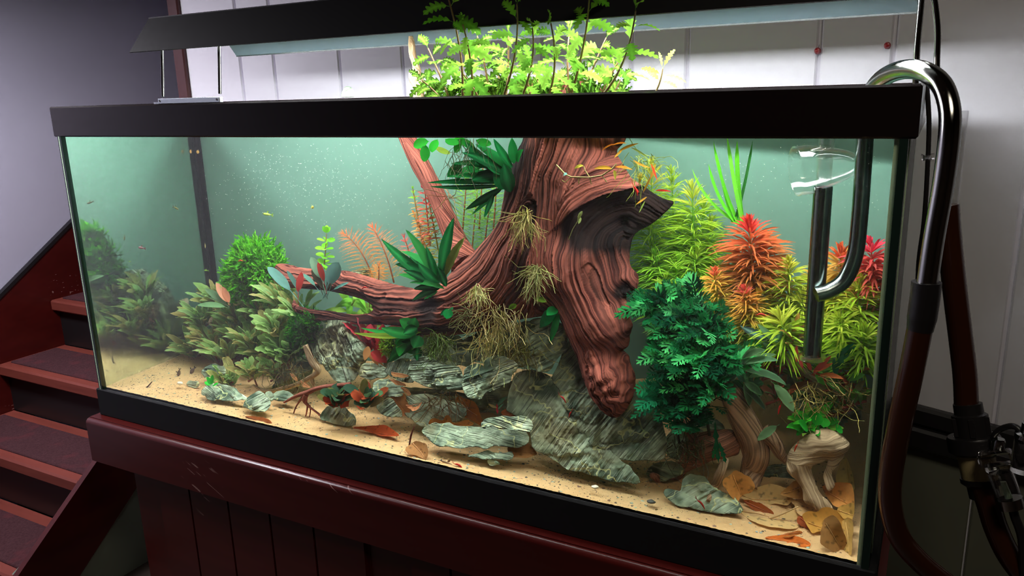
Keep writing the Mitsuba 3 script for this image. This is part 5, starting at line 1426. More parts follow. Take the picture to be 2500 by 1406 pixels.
for (u, v, y, c, lab) in ((1850, 880, 0.19, [C(130, 170, 60), C(96, 140, 60)], 'small narrow leaved plant behind the wavy leaved plant'), (1940, 830, 0.21, [C(170, 200, 80), C(200, 150, 80)], 'yellowish plant at the left of the intake pipe foot'), (2060, 990, 0.22, [C(90, 150, 60), C(150, 170, 80)], 'trailing plant near the right pane'), (1900, 960, 0.19, [C(80, 120, 60), C(140, 90, 60)], 'dim plant under the grey root'), (1830, 950, 0.17, [C(50, 100, 60), C(70, 120, 70)], 'dark plant behind the top of the upright log'), (2080, 900, 0.20, [C(140, 190, 60), C(120, 170, 60)], 'green plant against the right pane'),
        (1840, 840, 0.22, [C(150, 200, 60), C(120, 170, 60)], 'low yellow green plant left of the bushy yellow green stem'), (1890, 900, 0.21, [C(90, 140, 60), C(150, 110, 70)], 'brownish green plant behind the arching wavy leaves'), (1960, 920, 0.21, [C(120, 160, 70), C(170, 110, 70)], 'mixed green and rusty plant below the intake pipe foot'),
        (2040, 930, 0.20, [C(110, 170, 70), C(90, 140, 60)], 'green trailing plant right of the red stalked plant'), (1990, 860, 0.25, [C(160, 200, 70), C(130, 180, 60)], 'yellow green plant hidden behind the intake pipe foot'), (2090, 970, 0.17, [C(100, 150, 60), C(150, 140, 80)], 'thin green plant at the right pane above the brown rock'),
        (1780, 830, 0.24, [C(130, 180, 60), C(170, 190, 70)], 'yellow green plant right behind the dark fern bush'), (2010, 1000, 0.24, [C(70, 130, 50), C(110, 150, 60)], 'shaded green plant behind the bright green plant')):
    b = at(u, v + 15, y)
    rosette('narrow_leaf_plant', lab, 'plant', b, 20, pw(64, b), pw(13, b), 'wavy', c, (0, -0.2, 0.6), 1.0, C(170, 80, 60), 0.05, None, None, 0.12)

# --- stems with rings of narrow leaves, back right
ST_ = [  # tip u, v, base u, v, leaf px, y, rings, per, colours low/high/top, width, words
    (1592, 380, 1600, 720, 78, 0.30, 15, 16, C(110, 170, 40), C(170, 200, 50), C(200, 200, 60), 0.0022, 'tall fine leaved green stem reaching the rim right of the trunk'),
    (1640, 400, 1650, 760, 60, 0.33, 15, 16, C(100, 160, 40), C(150, 200, 50), C(180, 210, 60), 0.0022, 'fine leaved green stem behind the tall one by the trunk'),
    (1690, 432, 1690, 760, 78, 0.29, 14, 18, C(110, 180, 40), C(180, 214, 56), C(206, 216, 70), 0.0024, 'round topped fine leaved stem, the big one right of the black spike'),
    (1735, 520, 1730, 780, 66, 0.31, 12, 16, C(110, 180, 40), C(170, 210, 56), C(190, 214, 66), 0.0024, 'fine leaved stem right of the big round topped one'),
    (1600, 600, 1610, 780, 56, 0.27, 9, 16, C(120, 190, 50), C(160, 220, 60), C(170, 226, 70), 0.0026, 'green star topped stem below the black spike'),
    (1655, 610, 1660, 800, 62, 0.26, 9, 16, C(120, 190, 50), C(160, 216, 60), C(176, 224, 70), 0.0026, 'green star topped stem right of the one below the spike'),
    (1625, 660, 1620, 820, 50, 0.25, 8, 16, C(130, 190, 50), C(180, 214, 60), C(190, 220, 70), 0.0024, 'low green stem above the knot of the stump foot'),
    (1700, 690, 1700, 830, 46, 0.24, 8, 14, C(140, 190, 50), C(170, 210, 60), C(150, 220, 70), 0.0026, 'low green stem behind the top of the dark fern bush'),
    (1830, 520, 1838, 730, 84, 0.26, 12, 16, C(170, 130, 60), C(220, 96, 60), C(226, 70, 60), 0.0046, 'big red topped stem in the middle of the right background'),
    (1800, 600, 1808, 740, 62, 0.29, 9, 14, C(160, 140, 60), C(210, 130, 70), C(216, 110, 70), 0.0042, 'rusty stem behind the big red topped one'),
    (1745, 645, 1775, 800, 46, 0.22, 11, 14, C(190, 190, 70), C(230, 170, 70), C(240, 130, 80), 0.0030, 'yellow stem with an orange tip above the dark fern bush'),
    (1818, 690, 1822, 820, 46, 0.21, 11, 14, C(200, 190, 70), C(230, 150, 70), C(236, 110, 90), 0.0030, 'yellow stem with a pink tip, right of the orange tipped one'),
    (1905, 745, 1905, 870, 84, 0.20, 8, 20, C(150, 200, 50), C(196, 220, 70), C(210, 220, 80), 0.0040, 'bushy yellow green stem left of the intake pipe'),
    (1925, 620, 1925, 800, 58, 0.26, 11, 16, C(150, 190, 50), C(196, 210, 70), C(214, 214, 80), 0.0036, 'yellow green stem behind the intake pipe, upper left'),
    (1870, 650, 1880, 800, 56, 0.28, 9, 14, C(170, 170, 60), C(210, 170, 70), C(216, 160, 70), 0.0036, 'olive yellow stem between the red topped one and the intake pipe'),
    (2052, 590, 2050, 790, 66, 0.27, 11, 16, C(190, 180, 60), C(226, 170, 80), C(230, 120, 70), 0.0044, 'yellow and orange stem between the intake and the hooked pipe'),
    (2125, 575, 2125, 720, 60, 0.26, 8, 16, C(210, 110, 80), C(226, 80, 90), C(226, 70, 90), 0.0050, 'crimson stem behind the hooked pipe by the right pane'),
    (2098, 665, 2095, 830, 64, 0.24, 9, 16, C(150, 200, 50), C(200, 220, 70), C(206, 224, 80), 0.0044, 'yellow green stem under the crimson one'),
    (2050, 755, 2050, 880, 70, 0.21, 8, 18, C(150, 200, 50), C(196, 220, 70), C(206, 224, 80), 0.0042, 'yellow green stem right of the intake pipe'),
    (2110, 780, 2105, 920, 82, 0.20, 9, 20, C(140, 200, 50), C(190, 216, 66), C(200, 224, 80), 0.0044, 'large yellow green stem against the right pane'),
    (1960, 700, 1965, 860, 60, 0.24, 9, 16, C(150, 190, 50), C(190, 210, 70), C(206, 214, 80), 0.0036, 'yellow green stem hidden behind the intake pipe'),
    (1765, 760, 1775, 850, 44, 0.22, 7, 14, C(160, 190, 60), C(200, 200, 70), C(220, 160, 80), 0.0030, 'low yellow stem behind the dark fern bush'),
    (2000, 640, 2003, 820, 60, 0.30, 10, 16, C(160, 180, 60), C(210, 190, 70), C(226, 150, 80), 0.0040, 'pale orange stem in the back between the two pipes'),
    (1580, 500, 1585, 760, 66, 0.325, 13, 16, C(110, 176, 44), C(160, 206, 56), C(190, 214, 70), 0.0024, 'fine leaved stem deep behind the black spike'),
    (1660, 520, 1660, 800, 70, 0.33, 14, 16, C(110, 176, 44), C(160, 206, 56), C(190, 214, 70), 0.0024, 'fine leaved stem behind the big round topped one, lower'),
    (1700, 590, 1705, 820, 66, 0.28, 12, 16, C(120, 186, 48), C(166, 212, 58), C(190, 220, 70), 0.0026, 'green stem left of the rusty one'),
    (1720, 470, 1722, 700, 60, 0.34, 12, 16, C(110, 176, 44), C(160, 206, 56), C(180, 210, 70), 0.0024, 'dim fine leaved stem at the back between ribbon grass and round topped stem'),
    (1870, 560, 1868, 720, 60, 0.29, 9, 16, C(190, 140, 60), C(220, 130, 70), C(226, 140, 70), 0.0040, 'orange stem half behind the big red topped one'),
    (1850, 700, 1850, 860, 60, 0.23, 9, 16, C(170, 180, 60), C(206, 190, 70), C(216, 190, 70), 0.0036, 'olive stem under the big red topped one'),
    (2030, 680, 2035, 850, 66, 0.25, 10, 18, C(160, 190, 50), C(206, 206, 70), C(214, 200, 70), 0.0042, 'yellow stem below the hook of the steel pipe'),
    (2140, 640, 2135, 800, 60, 0.28, 9, 16, C(200, 150, 70), C(226, 120, 80), C(226, 90, 90), 0.0044, 'pinkish stem close to the right pane'),
    (1562, 420, 1570, 560, 60, 0.30, 8, 14, C(120, 170, 40), C(170, 190, 50), C(200, 180, 60), 0.0022, 'fine leaved stem behind the shoulder of the trunk'),
]
for (u1, v1, u0, v0, lp, y, nr_, per, c0, c1, c2, w, lab) in ST_:
    t = at(u1, v1 + lp * 0.45, y)
    whorls('ringed_stem', lab, 'plant', at(u0, v0, y + 0.01), t, int(nr_ * 1.1), int(per * 1.35), pw(lp, t) * 1.2, w * 0.92, c0, c1, rng.normal(0, 0.006, 3), top=c2)
traced('ribbon_grass', 'bright green ribbon grass rising to the water line at the right', 'grass',
       [(1800, 540, 1742, 345, 9, -14, 0), (1795, 540, 1838, 342, 8, 6, 2), (1812, 545, 1800, 342, 13, -8, 0), (1806, 545, 1690, 412, 8, -36, 1), (1800, 548, 1730, 400, 9, -22, 0), (1815, 550, 1775, 330, 10, -6, 1), (1790, 545, 1752, 380, 7, -6, 0)], [C(96, 200, 40), C(120, 210, 56), C(40, 110, 40)], 0.28, 'grass')

# --- floating sprig before the trunk
k = thing('floating_sprig', 'pale bare sprig with a few yellow leaves floating before the upper trunk', 'plant')
stempart(k, ats([(1358, 402), (1380, 425), (1395, 432), (1440, 433), (1470, 428), (1495, 412), (1505, 400)], 0.10), 0.0014, C(190, 170, 110))
for r in ([(1395, 432), (1380, 445), (1372, 440)], [(1440, 433), (1428, 415), (1425, 405)], [(1440, 433), (1444, 450)], [(1470, 428), (1482, 445), (1478, 442)], [(1412, 432), (1414, 448)]):
    stempart(k, ats(r, 0.10), 0.0009, C(190, 176, 110), 5, 'side_shoot')
for (u0, v0, u1, v1, w, c) in ((1495, 412, 1450, 412, 10, 0), (1500, 408, 1545, 415, 9, 1), (1425, 405, 1402, 412, 8, 2), (1500, 415, 1502, 440, 9, 2), (1385, 425, 1376, 430, 7, 3), (1470, 368, 1500, 352, 8, 1), (1495, 355, 1530, 350, 7, 1)):
    p0, p1 = at(u0, v0, 0.10), at(u1, v1, 0.095)
    leafpart(k, 'leaf', blade(p0, p1, pw(w, p0), 'lance', (0, 0, 0.004), None, jit([C(190, 150, 50), C(206, 120, 40), C(196, 190, 70), C(150, 200, 190)][c]), None))
traced('floating_leaves', 'tangle of thin reddish leaves by the shoulder of the trunk', 'plant', [(1560, 470, 1545, 455, 7, 0, 0), (1600, 465, 1640, 468, 5, -4, 0), (1585, 440, 1600, 400, 6, 4, 1), (1570, 470, 1590, 430, 5, 0, 1), (1580, 480, 1552, 500, 5, 0, 1), (1575, 490, 1560, 520, 4, 0, 2), (1545, 390, 1590, 410, 6, 6, 1), (1510, 370, 1560, 350, 7, -5, 1), (1520, 365, 1500, 385, 6, 0, 1), (1590, 400, 1605, 440, 5, 0, 0), (1540, 360, 1585, 390, 5, -6, 2)], [C(190, 50, 36), C(190, 140, 50), C(150, 170, 80)], 0.13)
tuft('thread like tangle of thin stems right of the upper trunk', 1560, 390, 0.15, 30, 120, 22, (0.2, 0.5), C(130, 150, 50), 'thin_stems', 0.0007, 14)

# --- hair algae
for (u, v, y, n, ln, sp, dr_, c, lab) in (
        (1283, 520, 0.085, 70, 95, 9, (-0.15, 1.0), C(160, 150, 84), 'brownish hair algae tuft on the front of the trunk'),
        (1312, 655, 0.09, 80, 85, 10, (-0.1, 0.9), C(150, 150, 90), 'pale green hair algae tuft below the one on the trunk'),
        (1170, 705, 0.095, 60, 66, 10, (0.2, 0.9), C(196, 190, 120), 'pale yellow hair algae tuft on the left arm'),
        (1225, 770, 0.10, 90, 80, 26, (0.1, 0.7), C(186, 174, 110), 'olive hair algae under the left arm near the trunk'),
        (1215, 810, 0.12, 90, 110, 30, (0.1, 0.9), C(224, 214, 140), 'big yellowish hair algae curtain hanging over the tan rock'),
        (1068, 830, 0.13, 120, 70, 20, (0.1, 0.7), C(86, 108, 40), 'green hair algae tuft on the dark grey rock'),
        (1150, 765, 0.10, 50, 60, 16, (-0.6, 0.4), C(130, 128, 80), 'sparse hair algae on the lower edge of the left arm'),
        (1260, 850, 0.12, 90, 70, 22, (0.0, 0.8), C(120, 116, 50), 'dark hair algae beside the pale wedged rock'),
        (700, 900, 0.13, 60, 60, 26, (0.1, 0.8), C(110, 100, 50), 'brown root threads beside the leaning slab'),
        (1085, 975, 0.12, 40, 80, 26, (0.3, 0.5), C(120, 90, 50), 'thin brown roots hanging in the dark hollow'),
        (2010, 960, 0.15, 70, 70, 40, (0.2, 0.5), C(170, 150, 80), 'pale tangled roots near the right pane'),
        (1680, 1080, 0.11, 60, 70, 26, (0.0, 0.9), C(70, 76, 44), 'dark root threads in the shade of the fern')):
    tuft(lab, u, v, y, n, ln, sp, dr_, c)
k = thing('small_leaf_strand', 'thin strand with two tiny pale leaves on the front of the trunk', 'plant')
stempart(k, ats([(1388, 585), (1398, 560), (1410, 540), (1416, 520)], 0.085), 0.0007, C(150, 150, 90), 5)
for r in ((1412, 548, 1418, 530), (1410, 535, 1422, 515)):
    p0, p1 = at(r[0], r[1], 0.085), at(r[2], r[3], 0.085)
    leafpart(k, 'leaf', blade(p0, p1, pw(8, p0), 'oval', (0, 0, 0), None, C(170, 190, 110), None))
for (u0, v0, u1, v1, lab) in ((1305, 728, 1335, 736, 'single green leaf stuck on the trunk beside the pale hair algae'), (1240, 755, 1262, 744, 'single yellow green leaf on the left arm above the tan rock')):
    p0, p1 = at(u0, v0, 0.09), at(u1, v1, 0.09)
    b_ = blade(p0, p1, pw(13, p0), 'oval', (0, 0, 0.002), CAM - p0, C(80, 130, 40), C(120, 150, 50))
    single('loose_leaf', lab, 'leaf', (b_[0], b_[1]), 'm_leaf', True, color=b_[2])

# ---------------------------------------------------------------- dead leaves


def ray_plane(px, P0, n):
    px = np.asarray(px, float)
    d = np.c_[(px[:, 0] - 1250) / FPX, (px[:, 1] - 703) / FPX, np.ones(len(px))] @ RC
    return CAM + d * (((P0 - CAM) @ n) / (d @ n))[:, None]


def dead_leaf(label, px, foot, y, n, col, vein=None, curl=0.010, seed=0, stalk=None, name='dead_leaf', col2=None):
    """thin curled leaf: outline px lying in a plane through the foot pixel (at depth y) with normal n"""
    P0 = at(foot[0], foot[1], y)
    n = np.asarray(n, float) / np.linalg.norm(n)
    O = ray_plane(smooth_closed(px, 4), P0, n)
    e1 = np.cross(n, [0.1, 0.3, 1])
    e1 /= np.linalg.norm(e1)
    e2 = np.cross(n, e1)
    U = np.c_[(O - P0) @ e1, (O - P0) @ e2]
    U = resample(U, 0.0025)
    w = (meshkit.noise(np.c_[U * 120, np.full(len(U), seed)], seed) - 0.5) * 0.004
    c = U.mean(0)
    U = U + (U - c) / (np.linalg.norm(U - c, axis=1, keepdims=True) + 1e-9) * w[:, None]
    lo, hi = U.min(0), U.max(0)
    g = np.stack(np.meshgrid(np.arange(lo[0], hi[0], 0.003), np.arange(lo[1], hi[1], 0.003), indexing='ij'), -1).reshape(-1, 2)
    pg = sg.Polygon(U).buffer(0)
    g = g[shapely.contains_xy(pg.buffer(-0.0015), g[:, 0], g[:, 1])]
    Q = np.vstack([U, g])
    F = Delaunay(Q).simplices
    m = Q[F].mean(1)
    F = F[shapely.contains_xy(pg.buffer(0.0003), m[:, 0], m[:, 1])]
    q = np.c_[Q * 22, np.full(len(Q), seed * 1.3)]
    r = np.linalg.norm(Q - c, axis=1)
    h = curl * 3.0 * (meshkit.fbm(q, 2, seed) - 0.5) + curl * 1.2 * (r / r.max()) ** 2 * (meshkit.noise(q * 0.6, seed + 3) - 0.3) * 2
    v = np.asarray(vein if vein is not None else (px[0], px[len(px) // 2]), float)
    vp = ray_plane(v, P0, n)
    a, b = [np.array([(x - P0) @ e1, (x - P0) @ e2]) for x in vp]
    d = (b - a) / np.linalg.norm(b - a)
    nn = np.array([-d[1], d[0]])
    sd = (Q - a) @ nn
    al = (Q - a) @ d
    L = np.linalg.norm(b - a)
    h = h + 0.6 * np.abs(sd) * 0.5
    V = P0 + Q[:, :1] * e1 + Q[:, 1:] * e2 + h[:, None] * n
    low = (V[:, 2] - sandz(V[:, 0], V[:, 1])).min()
    if low < -0.001:      # lies on the sand, not in it
        P0 = P0 + np.array([0, 0, -0.001 - low])
        V = V + np.array([0, 0, -0.001 - low])
    front_ = V[:, 1].min()
    if front_ < 0.012:    # stays behind the glass
        P0 = P0 + np.array([0, 0.012 - front_, 0])
        V = V + np.array([0, 0.012 - front_, 0])
    rib = np.minimum(np.abs(sd) / 0.0014, 1)
    side = np.abs(((al - np.abs(sd) * 0.9) / (L / 6) + 0.5) % 1 - 0.5) * (L / 6)
    sv = np.minimum(side / 0.0012, 1)
    t = meshkit.fbm(np.c_[Q * 40, np.full(len(Q), seed + 9.0)], 3, seed)[:, None]
    col, col2 = np.asarray(col), np.asarray(col2 if col2 is not None else np.asarray(col) * 0.62)
    K = col * t + col2 * (1 - t)
    K = K * (1.25 - 0.5 * t)
    K = K * (0.72 + 0.28 * rib)[:, None] * (0.86 + 0.14 * sv)[:, None]
    spots = meshkit.noise(np.c_[Q * 260, np.full(len(Q), seed + 5.0)], seed) > 0.84
    K[spots] *= 0.45
    key = thing(name, label, 'leaf')
    put(key, 'leaf_blade', (V, F), 'm_deadleaf', True, color=np.clip(K, 0, 1))
    mr = a + d * np.linspace(0, L, 12)[:, None]
    tr_ = cKDTree(Q)
    hm = h[tr_.query(mr)[1]]
    M_ = P0 + mr[:, :1] * e1 + mr[:, 1:] * e2 + (hm + 0.0004)[:, None] * n
    stempart(key, M_, np.linspace(0.0011, 0.0004, 12), col * 0.8, 5, 'midrib')
    if stalk is not None:
        S_ = ats([s[:2] for s in stalk], [s[2] for s in stalk])
        stempart(key, spline(S_, 12), 0.0012, col * 0.55, 6, 'stalk')
    return key


B('m_deadleaf', {'type': 'principledthin', 'base_color': VC, 'roughness': 0.6, 'diff_trans': 0.5, 'eta': 1.3})
UPF = (0.0, -0.55, 0.85)
TAN, OCH, ORG, RUS = C(236, 196, 132), C(212, 146, 72), C(232, 126, 56), C(170, 90, 52)
dead_leaf('broad tan dead leaf lying flat on the sand with a long pale stalk', [(1806, 1254), (1860, 1272), (1915, 1262), (1950, 1254), (1962, 1275), (1945, 1300), (1905, 1308), (1860, 1298), (1830, 1282)], (1880, 1300), 0.05, (0, -0.25, 1), TAN, ((1810, 1256), (1950, 1280)), 0.005, 1, [(1835, 1272, 0.07), (1890, 1262, 0.075), (1950, 1236, 0.085)])
dead_leaf('large tan dead leaf with a reddish middle, under the bleached driftwood foot', [(1806, 1218), (1840, 1204), (1885, 1200), (1930, 1215), (1935, 1230), (1920, 1250), (1890, 1240), (1870, 1246), (1840, 1232), (1812, 1232)], (1870, 1240), 0.11, (0.1, -0.5, 0.9), C(228, 186, 120), ((1812, 1222), (1930, 1232)), 0.009, 2)
dead_leaf('brown curled dead leaf beneath the large tan one', [(1815, 1235), (1850, 1240), (1885, 1262), (1880, 1270), (1840, 1258)], (1850, 1262), 0.09, (0, -0.8, 0.6), RUS, ((1818, 1238), (1880, 1266)), 0.006, 3)
dead_leaf('folded pale dead leaf in the middle of the leaf heap', [(1935, 1225), (1960, 1218), (2000, 1236), (2022, 1246), (1990, 1262), (1975, 1275), (1950, 1262), (1944, 1245)], (1985, 1270), 0.09, (-0.2, -0.5, 0.85), C(232, 192, 128), ((1940, 1226), (2015, 1250)), 0.010, 4)
dead_leaf('big golden dead leaf right of the driftwood foot', [(1972, 1270), (2005, 1255), (2035, 1248), (2062, 1268), (2064, 1290), (2082, 1290), (2080, 1320), (2045, 1310), (2010, 1300), (1990, 1310), (1975, 1290)], (2030, 1310), 0.06, (-0.25, -0.6, 0.75), C(226, 170, 84), ((1980, 1285), (2078, 1305)), 0.010, 5)
dead_leaf('dark rusty dead leaf between the pale folded one and the golden one', [(1952, 1262), (1985, 1265), (1990, 1285), (1975, 1292), (1950, 1280)], (1970, 1290), 0.07, (0, -0.7, 0.6), RUS, ((1955, 1265), (1985, 1288)), 0.006, 6)
dead_leaf('curled brown dead leaf standing on edge at the front right', [(2010, 1298), (2030, 1280), (2048, 1300), (2062, 1330), (2064, 1360), (2040, 1366), (2005, 1352), (1996, 1338)], (2030, 1365), 0.022, (0.35, -0.9, 0.35), C(176, 130, 76), ((2015, 1300), (2050, 1360)), 0.012, 7)
dead_leaf('pale dead leaf standing against the right pane', [(2058, 1290), (2085, 1285), (2082, 1345), (2078, 1372), (2062, 1362), (2064, 1330)], (2075, 1368), 0.025, (-0.7, -0.6, 0.35), C(222, 180, 104), ((2064, 1292), (2074, 1368)), 0.006, 8)
dead_leaf('orange dead leaf with dark veins on the front sand at the right', [(1868, 1322), (1905, 1314), (1945, 1317), (1975, 1328), (1974, 1342), (1940, 1342), (1900, 1332)], (1930, 1342), 0.014, (0, -0.5, 0.9), ORG, ((1870, 1323), (1974, 1334)), 0.005, 9)
dead_leaf('thin brown dead leaf tucked under the broad flat one', [(1905, 1308), (1945, 1298), (1962, 1300), (1950, 1308), (1918, 1316)], (1930, 1315), 0.028, (0, -0.5, 0.9), C(170, 100, 44), ((1906, 1309), (1960, 1301)), 0.003, 10)
dead_leaf('large yellowish dead leaf leaning behind the bleached driftwood', [(2062, 1115), (2080, 1150), (2088, 1190), (2070, 1215), (2048, 1180), (2050, 1140)], (2070, 1210), 0.15, (-0.5, -0.9, 0.2), C(206, 184, 104), ((2062, 1120), (2074, 1210)), 0.006, 11)
dead_leaf('orange veined dead leaf at the right pane below the yellowish one', [(2012, 1190), (2050, 1182), (2085, 1186), (2085, 1235), (2060, 1242), (2030, 1226)], (2060, 1240), 0.10, (-0.3, -0.8, 0.55), C(232, 160, 80), ((2020, 1200), (2080, 1236)), 0.007, 12)
dead_leaf('tan dead leaf under the orange veined one at the right pane', [(2045, 1244), (2085, 1232), (2085, 1262), (2068, 1272)], (2070, 1270), 0.07, (-0.2, -0.6, 0.7), C(214, 164, 84), ((2048, 1246), (2084, 1258)), 0.005, 13)
dead_leaf('ochre dead leaf curled at the foot of the upright log', [(1766, 1175), (1800, 1150), (1842, 1178), (1838, 1200), (1810, 1212), (1800, 1222), (1775, 1200)], (1805, 1220), 0.075, (0.1, -0.85, 0.5), OCH, ((1790, 1160), (1812, 1214)), 0.010, 14)
dead_leaf('ochre dead leaf half hidden behind the driftwood foot', [(1908, 1208), (1930, 1182), (1960, 1172), (1972, 1200), (1968, 1218), (1940, 1216)], (1945, 1220), 0.115, (0, -0.7, 0.7), C(200, 150, 84), ((1912, 1206), (1966, 1186)), 0.007, 15)
dead_leaf('brown dead leaf standing upright in the hollow under the stump', [(1118, 970), (1138, 972), (1165, 985), (1180, 1025), (1178, 1040), (1140, 1020), (1115, 1012)], (1150, 1030), 0.14, (0.1, -0.95, 0.3), C(188, 114, 48), ((1120, 975), (1176, 1036)), 0.007, 16)
dead_leaf('crumpled brown dead leaf behind the long layered slate', [(1050, 1040), (1062, 1022), (1080, 1026), (1095, 1012), (1110, 1032), (1140, 1024), (1160, 1040), (1100, 1044)], (1100, 1044), 0.09, (0, -0.8, 0.5), C(190, 120, 52), ((1055, 1038), (1150, 1036)), 0.012, 17)
dead_leaf('tan dead leaf leaning between the green stones left of the hollow', [(946, 965), (965, 958), (990, 962), (998, 985), (1000, 1012), (970, 1012), (955, 990)], (978, 1012), 0.105, (0.2, -0.9, 0.4), C(208, 142, 84), ((955, 962), (992, 1010)), 0.006, 18)
dead_leaf('small curled pink tan dead leaf on the low green slab', [(995, 990), (1015, 992), (1032, 982), (1024, 998), (1008, 1004)], (1012, 1002), 0.085, (0, -0.8, 0.6), C(220, 150, 104), ((996, 992), (1030, 984)), 0.006, 19)
dead_leaf('rounded tan dead leaf leaning on the front glass left of the layered slate', [(996, 1095), (1012, 1078), (1036, 1080), (1050, 1100), (1044, 1122), (1020, 1112), (1002, 1108)], (1022, 1120), 0.018, (0, -0.9, 0.45), C(214, 158, 104), ((1008, 1082), (1040, 1118)), 0.005, 20)
dead_leaf('rusty red dead leaf lying on the front sand left of the dark stick', [(862, 1044), (900, 1042), (940, 1042), (968, 1058), (974, 1068), (940, 1066), (900, 1054)], (930, 1064), 0.055, (0, -0.5, 0.9), C(186, 84, 46), ((864, 1045), (972, 1066)), 0.005, 21)
dead_leaf('brown dead leaf by the front glass at the left', [(600, 1024), (635, 1024), (655, 1030), (666, 1040), (640, 1036)], (640, 1038), 0.014, (0, -0.5, 0.9), C(150, 84, 44), ((602, 1025), (664, 1038)), 0.003, 22)
dead_leaf('tan dead leaf lying under the end of the layered slate', [(1240, 1098), (1270, 1086), (1295, 1090), (1312, 1112), (1280, 1122), (1250, 1118)], (1280, 1118), 0.06, (0, -0.5, 0.9), C(170, 122, 72), ((1245, 1104), (1308, 1108)), 0.004, 23)
dead_leaf('brown dead leaf end showing behind the pale upper slate', [(1226, 1010), (1240, 998), (1262, 1002), (1280, 1016), (1250, 1020)], (1250, 1020), 0.10, (0, -0.8, 0.5), C(170, 100, 50), ((1228, 1012), (1276, 1014)), 0.004, 24)
for (lab, px, ft, sd) in (('short pink tan dead leaf on the mossy rock left of the row', [(955, 908), (985, 912), (1000, 918), (985, 924), (962, 920)], (980, 924), 25), ('narrow pale dead leaf below the mossy rock', [(950, 925), (975, 930), (990, 940), (968, 938)], (970, 938), 26), ('narrow tan dead leaf hanging above the tan upright one', [(980, 945), (992, 948), (1004, 962), (996, 965)], (998, 965), 27),
                          ('small tan dead leaf on the slanted stone beside the thin curved branch', [(708, 912), (718, 912), (727, 926), (722, 930)], (722, 930), 28), ('pink tan dead leaf below the thin curved branch', [(735, 930), (752, 938), (756, 946), (742, 944)], (748, 945), 29)):
    dead_leaf(lab, px, ft, 0.115, (0, -0.8, 0.6), C(222, 156, 104), (px[0], px[2]), 0.004, sd)
dead_leaf('big ragged cream dead leaf standing behind the bushy plants by the back corner', [(617, 838), (608, 815), (595, 795), (586, 806), (578, 803), (568, 780), (556, 769), (550, 786), (540, 789), (533, 811), (542, 830), (550, 866), (580, 880), (606, 866)], (575, 880), 0.335, (-0.25, -0.95, 0.1), C(252, 226, 182), ((585, 878), (560, 772)), 0.010, 30)
dead_leaf('orange brown dead leaf lying before the ragged cream one by the back corner', [(540, 860), (570, 848), (612, 862), (600, 884), (560, 880)], (580, 884), 0.31, (-0.2, -0.75, 0.6), C(226, 146, 70), ((545, 864), (608, 866)), 0.006, 31)


# ---------------------------------------------------------------- fish, shrimps, snails


def fish(label, u, v, y, L, head, col, belly, deep=0.28):
    """a little fish: body, tail, fins, eyes; head = heading in the picture plane (dx, dz)"""
    key = thing('fish', label, 'fish')
    c = at(u, v, y)
    h = np.array([head[0], -0.15, head[1]], float)
    h /= np.linalg.norm(h)
    up = np.array([0, 0, 1.0]) - h * h[2]
    up /= np.linalg.norm(up)
    sd = np.cross(h, up)
    s = np.linspace(0, 1, 15)
    r = L * deep * 0.5 * np.sin(np.pi * np.clip(s * 0.93 + 0.035, 0, 1)) ** 0.75 * (1 - 0.45 * s)
    P = c + h * L * (0.42 - 0.84 * s)[:, None]
    ang = np.arange(12) * 2 * np.pi / 12
    V = (P[:, None] + (r[:, None] * np.cos(ang))[..., None] * up + (0.5 * r[:, None] * np.sin(ang))[..., None] * sd).reshape(-1, 3)
    i = np.arange(14)[:, None] * 12
    j = np.arange(12)[None]
    q = np.stack([i + j, i + (j + 1) % 12, i + 12 + (j + 1) % 12, i + 12 + j], -1).reshape(-1, 4)
    F = np.vstack([q[:, [0, 1, 2]], q[:, [0, 2, 3]]])
    k = np.cos(ang)[None] * 0.5 + 0.5
    K = (np.asarray(col) * k[..., None] + np.asarray(belly) * (1 - k[..., None])) * np.ones((15, 1, 1))
    put(key, 'body', (V, F), 'm_flat', True, color=K.reshape(-1, 3))
    t0 = c - h * L * 0.40
    for g in (-1, 1):
        b_ = blade(t0, t0 - h * L * 0.22 + up * g * L * 0.13, L * 0.10, 'lance', (0, 0, 0), sd, col, col, None, None, 6, 0.0)
        leafpart(key, 'tail_fin', b_)
    leafpart(key, 'back_fin', blade(c + up * L * deep * 0.38, c + up * L * (deep * 0.5 + 0.14) - h * L * 0.14, L * 0.12, 'lance', (0, 0, 0), sd, col, col, None, None, 6, 0.0))
    for g in (-1, 1):
        m = trimesh.creation.icosphere(1, L * 0.035)
        m.apply_translation(c + h * L * 0.33 + up * L * 0.03 + sd * g * L * deep * 0.17)
        put(key, 'eye', m, 'm_black', True)
    return key


fish('small yellow green fish swimming high before the back pane', 652, 523, 0.22, 0.030, (-1, 0.1), C(150, 190, 50), C(200, 220, 110))
fish('tiny yellow fish facing the viewer right of the yellow green one', 763, 506, 0.22, 0.016, (0.4, 0.1), C(190, 190, 60), C(220, 210, 110), 0.6)
fish('little yellow green fish before the back corner seam', 503, 660, 0.24, 0.016, (-1, 0.0), C(140, 200, 50), C(190, 220, 90), 0.3)
fish('tiny tan fish above the one at the back corner seam', 501, 600, 0.24, 0.014, (0.1, -1), C(180, 160, 90), C(200, 190, 120), 0.4)
fish('pinkish little fish near the left pane beside the moss', 345, 605, 0.03, 0.022, (-1, 0.1), C(170, 80, 80), C(210, 180, 170), 0.34)
fish('small brown fish near the left pane high in the open water', 430, 508, 0.16, 0.026, (1, -0.25), C(130, 130, 60), C(190, 190, 110), 0.26)
fish('dark catfish resting on the sand left of the bushy plants', 437, 910, 0.13, 0.022, (-0.2, -0.8), C(70, 56, 44), C(110, 90, 70), 0.5)
fish('second dark catfish resting beside the dark smooth stone', 470, 905, 0.12, 0.026, (-0.6, -0.7), C(60, 50, 40), C(100, 84, 66), 0.5)
